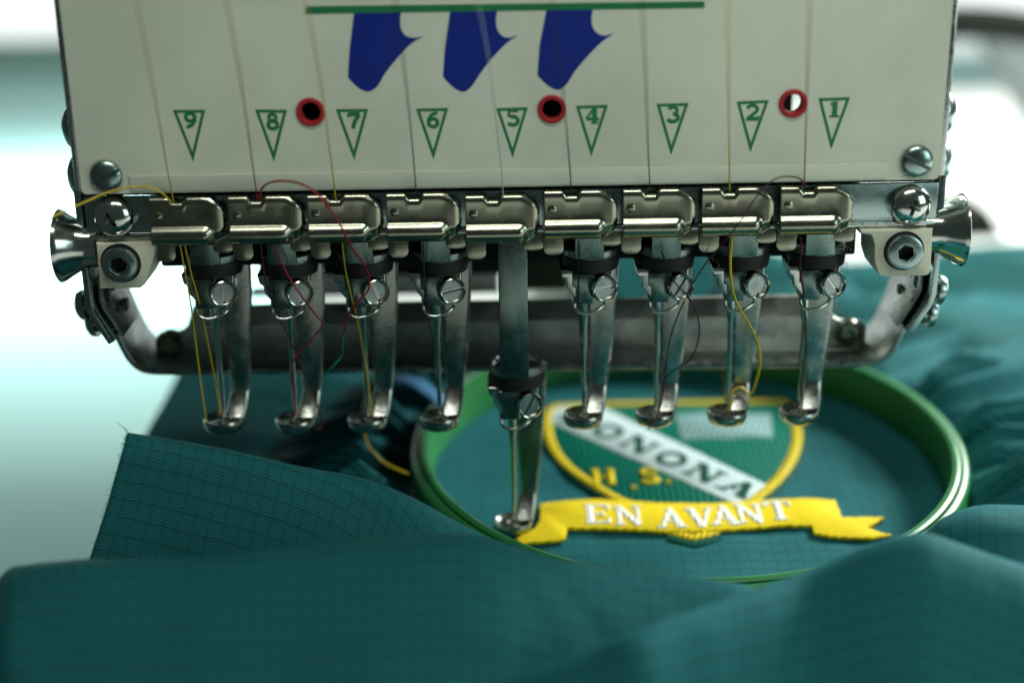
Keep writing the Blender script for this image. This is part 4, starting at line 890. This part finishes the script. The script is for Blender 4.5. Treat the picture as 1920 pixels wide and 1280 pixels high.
# ------------------------------------------------------------------ needle units
UNIT_GROUP = 'needle units hanging in a row under the head'
def build_unit():
    u = empty('needle_unit')
    box('slide_block', -2.4, 3.9, -9.0, -4.4, 41.9, 84, M['slide'], u, 0.25)
    bm = bmesh.new()
    bm_lathe(bm, [(4.6, 42.0), (5.6, 43.6), (6.1, 43.2), (6.2, 42.2), (5.95, 41.2), (4.2, 41.0)], 40, Matrix.Translation(V(1.3, -2.4, 0)))
    from_bm('collar', bm, M['worn'], u)
    bm = bmesh.new()
    bm_lathe(bm, [(0, 42.4), (4.9, 42.4), (5.0, 41.6), (6.25, 41.6), (6.35, 40.2), (6.1, 38.7), (5.2, 38.5), (0, 38.5)], 40, Matrix.Translation(V(1.3, -2.4, 0)))
    from_bm('cushion', bm, M['black'], u)
    bm = bmesh.new()
    bm_lathe(bm, [(0, 42.0), (2.1, 42.0), (2.1, 84), (0, 84)], 20)
    from_bm('needle_bar', bm, M['steel'], u)
    nc = prism('needle_clamp', [(-5.4, 38.9), (-5.0, 36.9), (-4.2, 36.4), (-4.0, 34.6), (-2.6, 32.8), (-2.4, 31.2), (1.9, 31.2), (1.9, 33.0), (5.2, 33.4), (5.9, 35.2), (6.0, 38.9)], -6.2, 2.6, M['chrome'], u, 0.3)
    prism('clamp_face', [(-2.9, 38.3), (-2.9, 35.4), (-2.2, 35.0), (-2.1, 31.4), (1.6, 31.4), (1.6, 38.3)], -7.3, -6.3, M['slide'], nc, 0.25)
    # clamp screw, its head turned a little to the right
    bm = bmesh.new()
    bm_lathe(bm, [(0, -3.5), (2.8, -3.5), (3.0, -3.2), (3.0, 1.4), (2.9, 1.75), (2.7, 1.9), (2.5, 1.8), (2.38, 1.2), (2.2, 0.95), (0, 1.05)], 40)
    for f in bm.faces:
        c = f.calc_center_median()
        if math.hypot(c.x, c.y) < 0.0022 and c.z > 0:
            f.material_index = 1
    sc = from_bm('clamp_screw', bm, M['chrome'], u, True, 40)
    sc.data.materials.append(M['darksteel'])
    bc = bmesh.new()
    bm_box(bc, -2.3, 2.3, -0.3, 0.3, 0.4, 3)
    cut(sc, [bc])
    tube('thread_guide', [(-2.5, -5.0, 34.5), (-2.5, -6.2, 32.0), (-2.3, -6.9, 30.3), (-1.4, -7.2, 29.4), (0.2, -7.1, 29.1), (2.2, -6.6, 29.5), (3.8, -5.6, 30.3), (4.4, -4.0, 31.2), (4.3, -1.0, 31.9)], 0.36, M['chrome'], u, 6, 10)
    bm = bmesh.new()
    nd = [(0, 33), (0.95, 33), (0.95, 25.4), (0.66, 24.0), (0.60, 14), (0.52, 6.4), (0.42, 3.8), (0.18, 2.0), (0, 1.4)]
    bm_lathe(bm, nd, 20)
    from_bm('needle', bm, M['chrome'], u, True, 50)
    # presser foot: leg, neck and dished sole
    ft = empty('presser_foot'); ft.parent = u
    rows = [(0.8, 8.1, 4.6, 41, 0), (0.8, 8.0, 4.6, 36, 0), (0.9, 7.7, 4.5, 30, 0), (1.1, 6.9, 4.4, 20, 0), (1.4, 5.9, 4.3, 11, 0), (1.5, 5.6, 4.3, 8.4, 0), (1.45, 5.55, 4.2, 7.9, 20), (1.2, 5.5, 3.9, 7.3, 48), (0.9, 5.3, 2.8, 5.6, 52), (0.5, 5.0, 1.6, 4.0, 56), (0.2, 4.5, 0.2, 2.4, 58)]
    bm = bmesh.new()
    rr = []
    for i, (xa, xb, y, z, tilt) in enumerate(rows):
        ring = []
        th = 0.75
        q = min(0.8, (xb - xa) * 0.22)
        nrm = Vector((0, -math.cos(rad(tilt)), math.sin(rad(tilt))))
        prof = [(xa, -0.35), (xa + q * 0.3, -0.85), (xa + q, -1.0), (xb - q, -1.0), (xb - q * 0.3, -0.85), (xb, -0.35), (xb, 0.35), (xb - q * 0.3, 0.85), (xa + q * 0.3, 0.85), (xa, 0.35)]
        for x, k in prof:
            p = Vector((x, y, z)) + nrm * (-k * th)
            ring.append(bm.verts.new(p * MM))
        rr.append(ring)
    for a, b in zip(rr, rr[1:]):
        for k in range(len(a)):
            bm.faces.new((a[k], a[(k + 1) % len(a)], b[(k + 1) % len(a)], b[k]))
    bm.faces.new(rr[0]); bm.faces.new(rr[-1][::-1])
    from_bm('leg', bm, M['sole'], ft, True, 50)
    bm = bmesh.new()
    bm_lathe(bm, [(1.05, 0.6), (1.05, 2.1), (1.35, 2.35), (2.6, 1.9), (3.8, 2.1), (4.35, 2.85), (4.65, 2.9), (4.85, 2.5), (4.85, 1.4), (4.4, 0.4), (3.6, 0), (1.4, 0), (1.05, 0.6)], 44, Matrix.Translation(V(-0.2, 0, 0)), 0.94, 0.92)
    from_bm('sole', bm, M['sole'], ft, True, 60)
    return u
def copy_tree(o, parent=None):
    c = o.copy()
    COL.objects.link(c)
    c.parent = parent
    for ch in o.children:
        copy_tree(ch, c)
    return c
proto = build_unit()
slots = {9: 92, 8: 95, 7: 112, 6: 8, 5: 60, 4: 2, 3: 55, 2: 100, 1: 128}
place = {9: 'leftmost of the row', 8: 'second from the left', 7: 'third from the left with yellow thread in its needle', 6: 'left neighbour of the lowered one', 5: 'the only one lowered onto the hooped fabric',
         4: 'right neighbour of the lowered one', 3: 'third from the right', 2: 'second from the right with thick yellow thread', 1: 'rightmost of the row'}
rng = random.Random(4)
for n in range(9, 0, -1):
    u = proto if n == 9 else copy_tree(proto)
    u.location = V((5 - n) * 16.5 + 1.7, 13.0, (25.0 if n != 5 else -2.0) + (0.3 if n == 9 else 0))
    tag(u, 'needle unit under triangle %d, %s' % (n, place[n]), 'needle unit', UNIT_GROUP)
    for ch in u.children:
        if ch.name.startswith('clamp_screw'):
            ch.matrix_local = axis_mtx((3.7, -7.6, 35.3), (0.30, -0.94, 0.05), 0) @ Matrix.Rotation(rad(slots[n]), 4, 'Z')

# ------------------------------------------------------------------ hoop
HC = Vector((44.6, 37.4, -0.292))
HROT = math.atan(0.07)
HM = Matrix.Translation(HC * MM) @ Matrix.Rotation(HROT, 4, 'X')
hoop = tag(empty('embroidery_hoop'), 'round green plastic embroidery hoop holding the fabric with the badge', 'embroidery hoop')
hoop.matrix_world = HM
bm = bmesh.new()
bm_lathe(bm, [(63.4, 0.3), (63.6, 10.8), (63.9, 11.6), (64.5, 11.9), (65.3, 11.9), (65.8, 11.5), (65.9, 10.0), (65.9, 0.3), (63.4, 0.3)], 160)
from_bm('inner_ring', bm, M['hoop'], hoop, True, 40)
bm = bmesh.new()
bm_lathe(bm, [(66.0, -0.5), (66.0, 10.9), (66.3, 11.2), (67.2, 11.1), (67.9, 10.5), (68.2, 9.4), (68.0, 7.2), (67.8, 5.2), (68.0, 4.2), (68.0, -0.2), (67.4, -0.5), (66.0, -0.5)], 160)
from_bm('outer_ring', bm, M['hoop'], hoop, True, 40)

# ------------------------------------------------------------------ fabric
fabric = tag(empty('green_garment'), 'dark teal green ripstop garment stretched in the hoop and folded around it', 'garment')
def polar_sheet(name, rfun, zfun, nr, nth, m, parent, mtx=None, thick=0.3, th0=0, th1=360):
    verts, uvs = [], []
    for i in range(nth):
        th = rad(th0 + (th1 - th0) * i / nth)
        r0, r1 = rfun(th)
        for j in range(nr + 1):
            t = j / nr
            r = r0 + (r1 - r0) * t
            x, y = r * math.cos(th), r * math.sin(th)
            verts.append(V(x, y, zfun(r, th, x, y)))
            uvs.append((x, y))
    n = nr + 1
    faces = [(i * n + j, i * n + j + 1, ((i + 1) % nth) * n + j + 1, ((i + 1) % nth) * n + j) for i in range(nth) for j in range(nr)]
    me = bpy.data.meshes.new(name)
    me.from_pydata(verts, [], faces)
    lay = me.uv_layers.new(name='UVMap')
    for lp in me.loops:
        lay.data[lp.index].uv = uvs[lp.vertex_index]
    ob = link(name, me, m, parent, True)
    if mtx is not None:
        ob.matrix_local = mtx
    if thick:
        md = ob.modifiers.new('thickness', 'SOLIDIFY'); md.thickness = thick * MM; md.offset = -1
    return ob
def hz(r, th, x, y):
    e = max(0.0, 1 - r / 62)
    return 0.6 * noise.noise(Vector((x * 0.06, y * 0.09, 1.3))) * min(1, e * 4) + 0.2 * noise.noise(Vector((x * 0.2, y * 0.03, 7.7))) * min(1, e * 4)
polar_sheet('hooped_fabric', lambda th: (0.5, 65.6), hz, 40, 120, M['fabric'], fabric, HM)

ridges = []
rg = random.Random(11)
a = -60.0
while a < 290:
    ridges.append((a + rg.uniform(-2, 2), rg.uniform(1.5, 3.4), rg.uniform(0.35, 1.0), rg.uniform(-0.12, 0.12)))
    a += rg.uniform(4.5, 9)
fine_ridges = []
a = -60.0
while a < 290:
    fine_ridges.append((a, rg.uniform(0.6, 1.2), rg.uniform(0.1, 0.38), rg.uniform(-0.1, 0.1)))
    a += rg.uniform(1.8, 4.5)
def gz(r, th, x, y):
    d = math.degrees(th)
    if d > 290: d -= 360
    g = 0.0
    q = (r - 68) / 40.0
    for c, w, h, tw in ridges:
        dd = (d - c - tw * (r - 68)) / (w * (1 + 0.6 * q))
        g = max(g, h * math.exp(-abs(dd) ** 1.5))
    for c, w, h, tw in fine_ridges:
        dd = (d - c - tw * (r - 68)) / w
        if abs(dd) < 4:
            g += h * math.exp(-abs(dd) ** 1.4) * (1 - 0.5 * min(1, q))
    grow = min(1.0, max(0.0, (r - 68.6) / 12)) ** 0.8
    if x < -20: grow *= 1 - 0.92 * min(1, max(0, (r - 82) / 26)) * min(1, (-20 - x) / 25)
    fall = 1.0 - 0.3 * min(1, max(0, (r - 110) / 60))
    lump = noise.noise(Vector((x * 0.02, y * 0.02, 3.3))) * (5 if x > -60 else 1.5) * min(1, max(0, (r - 75) / 40))
    base = 0.8 * min(1, max(0, (72 - r) / 4))
    return -1.8 + base + 13.5 * g * grow * fall + lump - 4.0 * min(1, max(0, (r - 100) / 80))
def grange(th):
    c, s = math.cos(th), math.sin(th)
    lim = []
    left = -99.0 if s > 0.22 else -72.0 - 27.0 * max(0.0, s) / 0.22
    if c < -1e-6: lim.append((left - 44.6) / c)
    if c > 1e-6: lim.append((260 - 44.6) / c)
    if s > 1e-6: lim.append((150 - 37.4) / s)
    if s < -1e-6: lim.append((-46 - 37.4) / s)
    return 68.4, max(70.0, min(lim))
polar_sheet('gathered_fabric', grange, gz, 60, 1100, M['fabric'], fabric, HM, 0.35)
loft('folded_flap', D['flap'], M['fabric'], fabric, 10, 8, 0.25, 0.05, 0.35, rot=rad(2))
loft('near_fold', D['nearfold'], M['fabric'], fabric, 8, 8, 1.0, 0.045, 0.4, 0.4, 1.1, 3.1)
loft('side_fold', D['sidefold'], M['fabric'], fabric, 8, 8, 0.45, 0.045, 0.4, 0.9, 0.2, 8.4, rot=rad(-6))
loft('back_fold', D['backfold'], M['fabric'], fabric, 8, 8, 0.4, 0.06, 0.4, 0, 0, 5.5)
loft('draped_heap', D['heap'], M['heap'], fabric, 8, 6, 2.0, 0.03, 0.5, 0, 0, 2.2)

# ------------------------------------------------------------------ embroidered badge
def ragged(poly, step=0.55, amp=0.16):
    out = []
    n = len(poly)
    for i in range(n):
        a, b = Vector(poly[i]), Vector(poly[(i + 1) % n])
        d = b - a
        k = max(1, int(d.length / step))
        nn = Vector((-d.y, d.x)).normalized() if d.length > 1e-6 else Vector((0, 0))
        for j in range(k):
            p = a + d * j / k
            out.append(tuple(p + nn * (amp * noise.noise(Vector((p.x * 1.9, p.y * 1.9, 4.4))) * 2 + (amp if j % 2 else -amp) * 0.6)) if j else tuple(p))
    return out
def flat(name, poly, z0, z1, m, parent, bev=0.15):
    if len(poly) < 90:
        poly = ragged(poly)
    return prism(name, poly, z0, z1, m, parent, bev, (), 'XY')
def bm_stroke(bm, pts, w, z0, z1, closed=False):
    P2 = [Vector(p) for p in pts]
    n = len(P2)
    rows = []
    for i, p in enumerate(P2):
        a = P2[(i - 1) % n] if closed else P2[max(0, i - 1)]
        b = P2[(i + 1) % n] if closed else P2[min(n - 1, i + 1)]
        d = (b - a).normalized()
        nn = Vector((-d.y, d.x)) * w / 2
        h = z1 - z0
        rows.append([bm.verts.new(V(q.x, q.y, zz)) for q, zz in ((p + nn, z0), (p + nn * 0.92, z0 + h * .6), (p + nn * 0.6, z1), (p - nn * 0.6, z1), (p - nn * 0.92, z0 + h * .6), (p - nn, z0))])
    m = n if closed else n - 1
    for i in range(m):
        a, b = rows[i], rows[(i + 1) % n]
        for k in range(5):
            bm.faces.new((a[k], a[k + 1], b[k + 1], b[k]))
    if not closed:
        bm.faces.new(rows[0]); bm.faces.new(rows[-1][::-1])
def smooth2(pts, k=4, closed=False):
    if closed:
        p = catmull([(a, b, 0) for a, b in pts[-2:] + pts + pts[:2]], k)[2 * k:-2 * k + 0]
        p = p[:len(pts) * k]
    else:
        p = catmull([(a, b, 0) for a, b in pts], k)
    return [(v.x, v.y) for v in p]
sh = D['shield_in']
sh_top, sh_rest = sh[1:5], sh[4:] + sh[:2]
outline = [p for p in sh_top] + smooth2(sh_rest, 4)[1:-1]
badge = flat('embroidered_badge', outline, 0.30, 0.75, M['st_green'], fabric, 0.1)
badge.matrix_local = HM
badge['label'] = 'green shield badge with yellow border and white diagonal sash'
def bstroke(name, pts, w, z0, z1, m, closed=False, parent=badge):
    bm = bmesh.new(); bm_stroke(bm, pts, w, z0, z1, closed)
    return from_bm(name, bm, m, parent, True, 60)
bstroke('shield_outline', outline, 5.6, 0.25, 0.6, M['st_dark'], True)
bstroke('shield_border', outline, 2.9, 0.3, 1.05, M['st_gold'], True)
flat('sash', D['band'], 0.3, 0.95, M['st_white'], badge)
flat('book_emblem', D['book'], 0.3, 0.9, M['st_book'], badge)
bstroke('shield_tip_outline', [(a, b - 1.2) for a, b in D['shield_tip']], 5.0, 0.25, 0.6, M['st_dark'])
bstroke('shield_tip', D['shield_tip'], 2.8, 0.3, 1.0, M['st_gold'])
# slab serif letters as stitched strokes in a unit box (x -0.5..0.5, y 0..1): (points, width)
LET = {
 'E': [([(-.28, 0), (-.28, 1)], .24), ([(-.46, .06), (.42, .06)], .15), ([(-.46, .94), (.42, .94)], .15), ([(-.2, .5), (.22, .5)], .14), ([(.4, .02), (.4, .26)], .11), ([(.4, .74), (.4, .98)], .11), ([(.2, .38), (.2, .62)], .1)],
 'N': [([(-.34, 0), (-.34, 1)], .14), ([(.34, 0), (.34, 1)], .14), ([(-.36, 1), (.34, 0)], .24), ([(-.52, .05), (-.16, .05)], .12), ([(.14, .95), (.52, .95)], .12), ([(-.54, .95), (-.26, .95)], .12)],
 'A': [([(-.36, .04), (0, 1)], .15), ([(.34, .04), (-.02, 1)], .26), ([(-.2, .34), (.2, .34)], .12), ([(-.56, .05), (-.18, .05)], .12), ([(.12, .05), (.56, .05)], .12)],
 'V': [([(-.34, .96), (0, 0)], .26), ([(.34, .96), (.02, 0)], .14), ([(-.56, .95), (-.14, .95)], .12), ([(.16, .95), (.54, .95)], .12)],
 'T': [([(0, 0), (0, 1)], .26), ([(-.48, .93), (.48, .93)], .16), ([(-.44, .72), (-.44, .97)], .12), ([(.44, .72), (.44, .97)], .12), ([(-.24, .05), (.24, .05)], .12)],
 'H': [([(-.32, 0), (-.32, 1)], .26), ([(.32, 0), (.32, 1)], .26), ([(-.3, .5), (.3, .5)], .16), ([(-.5, .05), (-.14, .05)], .13), ([(.14, .05), (.5, .05)], .13), ([(-.5, .95), (-.14, .95)], .13), ([(.14, .95), (.5, .95)], .13)],
 'S': [([(-.34, .16), (-.1, .06), (.2, .1), (.32, .26), (.2, .44), (-.18, .56), (-.32, .74), (-.18, .92), (.1, .95), (.32, .84)], .22)],
 'O': [([(.36 * math.cos(rad(t)), .5 + .44 * math.sin(rad(t))) for t in range(0, 361, 24)], .22)],
 'D': [([(-.3, 0), (-.3, 1)], .24), ([(-.44, .06), (0, .06), (.3, .25), (.36, .5), (.3, .75), (0, .94), (-.44, .94)], .17)],
 '.': [([(-.18, .09), (.18, .09)], .24)],
}
def letter(name, ch, pos, ang, w, h, z0, z1, m, parent, bold=1.0):
    bm = bmesh.new()
    ca, sa = math.cos(ang), math.sin(ang)
    for k, (pts, sw) in enumerate(LET[ch]):
        q = []
        for x, y in pts:
            x *= w; y = (y - 0.5) * h
            q.append((pos[0] + x * ca - y * sa, pos[1] + x * sa + y * ca))
        d = Vector(pts[-1]) - Vector(pts[0])
        horiz = abs(d.x) > abs(d.y) * 1.5
        bm_stroke(bm, q, bold * sw * (h * 0.55 if horiz else w * 0.95), z0, z1 + 0.015 * k, False)
    return from_bm(name, bm, m, parent, True, 60)
bl_ = D['bandletters']
ang = math.atan2(bl_[-1][1] - bl_[0][1], bl_[-1][0] - bl_[0][0])
for i, ch in enumerate('DONONA'):
    p = (bl_[0][0] + (bl_[-1][0] - bl_[0][0]) * i / 5, bl_[0][1] + (bl_[-1][1] - bl_[0][1]) * i / 5)
    letter('sash_letter', ch, p, ang, 9.0, 7.4, 0.9, 1.12, M['st_dark'], badge, 1.1)
hs = [(a + 0.2, b + 0.4) for a, b in D['hs']]
for ch, p in zip('H.S.', hs):
    if ch == '.':
        letter('letter', ch, (p[0], p[1] + 0.6), 0, 3.2, 7.6, 0.7, 1.3, M['st_yellow'], badge, 1.3)
    else:
        letter('letter', ch, p, 0, 6.0, 7.6, 0.7, 1.3, M['st_yellow'], badge, 1.1)
# ribbon with motto
rib = flat('motto_ribbon', D['ribbon'], 0.3, 1.35, M['st_yellow'], fabric, 0.3)
rib.matrix_local = HM
rib['label'] = 'yellow ribbon scroll embroidered with EN AVANT in white'
for ch, p in zip('ENAVANT', D['ribletters']):
    letter('ribbon_letter', ch, p, 0, 6.4, 8.8, 1.2, 1.6, M['st_white2'], rib, 1.2)

# ------------------------------------------------------------------ threads
TH = D['th']
def thread(key, m, label, r=0.19, group=None, fuzz=0):
    ob = tube('thread', [p for p in TH[key]], r, m, None, 8, 6)
    tag(ob, label, 'thread', 'loose and running threads')
    return ob
thread('yellow9', M['ty'], 'yellow thread running down the panel to the clamp left of triangle 9', 0.16)
thread('red8', M['tr'], 'crimson thread running down the panel between triangles 9 and 8', 0.13)
thread('yellow7', M['ty'], 'yellow thread running down the panel just right of the left red ring', 0.16)
thread('navy6', M['tn'], 'navy thread running down the panel left of triangle 6', 0.13)
thread('grey5', M['tw'], 'pale thread crossing the middle blue logo stroke on the panel', 0.12)
thread('black4', M['tk'], 'black thread running down the panel right of the middle red ring', 0.13)
thread('brown3', M['tb'], 'brown thread running down the panel left of triangle 3', 0.13)
thread('yellow2', M['ty'], 'yellow thread running down the panel left of triangle 2', 0.16)
thread('red1', M['tr'], 'red thread running down the panel beside the right red ring', 0.13)
thread('loop9', M['ty'], 'yellow thread arching from the leftmost clamp out past the left knob', 0.22)
thread('loop8', M['tr'], 'crimson thread looping from clamp 8 over the next clamp to needle screw 7', 0.24)
thread('green8', M['tg'], 'frayed green thread end hanging left of presser foot 7', 0.22)
thread('low9a', M['ty'], 'yellow thread hanging straight to the rim of the leftmost foot')
thread('low9b', M['ty'], 'yellow thread running down into the leftmost needle')
thread('low8a', M['td'], 'dark red thread hanging from clamp 8 and curling beyond its foot')
thread('low8b', M['tr'], 'crimson zigzag thread across the second needle unit from the left')
thread('low7', M['ty'], 'yellow thread running down into the third needle from the left')
thread('tail7', M['ty'], 'blurred yellow thread tail lying on the fabric left of the hoop', 0.28)
thread('low6', M['tn'], 'navy thread running down into the needle left of the lowered unit', 0.17)
thread('low4', M['tk'], 'black thread beside the needle right of the lowered unit', 0.15)
thread('low3', M['tk'], 'black thread bowing right of needle unit 3', 0.17)
thread('loop1', M['td'], 'dark red thread looping from the rightmost clamp down over foot 3', 0.17)
thread('low2', M['ty'], 'thick yellow thread curling down to the foot second from the right', 0.30)
thread('tail2', M['ty'], 'short yellow thread end behind the foot second from the right', 0.25)
thread('low1a', M['td'], 'dark red thread running down into the rightmost needle', 0.19)
thread('low1b', M['td'], 'thin dark red strand hanging left of the rightmost needle', 0.12)

# ------------------------------------------------------------------ blue tape, far things at the right
tag(loft('blue_tape', D['ribbonblue'], M['blue'], None, 6, 4, 0, 0.05, 0.4), 'blurred blue strip of tape lying behind the feet left of the hoop', 'tape')
tag(tube('grey_rail', D['right_bar'], 8.5, M['greyrail'], None, 6, 20), 'blurred dark grey rail behind the upper right of the head', 'rail')
tag(prism('grey_board', D['right_board'], 470, 480, M['greyboard'], None, 1.0), 'blurred grey slanting board in the top right corner under the dark rail', 'board')
tag(prism('brown_block', D['right_block'], 300, 330, M['brown'], None, 1.0), 'blurred dark brown block behind the right trumpet knob', 'block')

# ------------------------------------------------------------------ lint caught on the metal
bm = bmesh.new()
rl = random.Random(9)
spots = [(-87.0, 14, 55, 3.2, 60), (90.8, 14, 55, 3.2, 70), (96.8, 20, 59, 2.2, 26), (62.5, 8, 61, 2.0, 40), (72.0, 8, 60, 2.2, 46), (75.5, 17, 50, 1.5, 24), (46.5, 8, 62, 1.6, 20), (79.5, 8, 69, 1.6, 26), (73.5, 6, 66.5, 2.4, 30), (29, 17, 48, 1.2, 14)]
for cx, cy, cz, sp, cnt in spots:
    for k in range(int(cnt * 1.6)):
        p = Vector((cx + rl.gauss(0, sp * .5), cy + rl.gauss(0, sp), cz + rl.gauss(0, sp)))
        d = Vector((rl.gauss(0, 1), rl.gauss(0, 1), rl.gauss(0, 1))).normalized() * rl.uniform(0.5, 1.5)
        e = Vector((rl.gauss(0, 1), rl.gauss(0, 1), rl.gauss(0, 1))).normalized() * rl.uniform(0.3, 1.0)
        bm_tube(bm, catmull([p, p + d, p + d * 1.4 + e], 3), 0.034, 3)
tag(from_bm('lint', bm, M['lint']), 'grey fluff caught on the metal parts', 'lint', kind='stuff')
# loose fibres at the corner of the folded flap
bm = bmesh.new()
c0 = Vector(D['flap'][2][0])
for k in range(5):
    d = Vector((rl.uniform(-1.6, 0.2), 0, rl.uniform(1.2, 3.0)))
    bm_tube(bm, catmull([c0 + Vector((rl.uniform(-.3, .6), 0, -.2)), c0 + d * 0.5, c0 + d + Vector((-0.6, 0, 0.1))], 4), 0.03, 3)
edge = [Vector(rw[0]) for rw in D['flap'][2:7]]
for k in range(70):
    i = rl.randrange(len(edge) - 1); f = rl.random()
    p = edge[i].lerp(edge[i + 1], f)
    d = Vector((-rl.uniform(0.2, 0.9), rl.uniform(-.3, .3), rl.uniform(-.5, .5)))
    bm_tube(bm, [p + Vector((0.3, 0, 0)), p + d * 0.5, p + d], 0.035, 3)
from_bm('frayed_fibres', bm, M['fabric'], fabric)
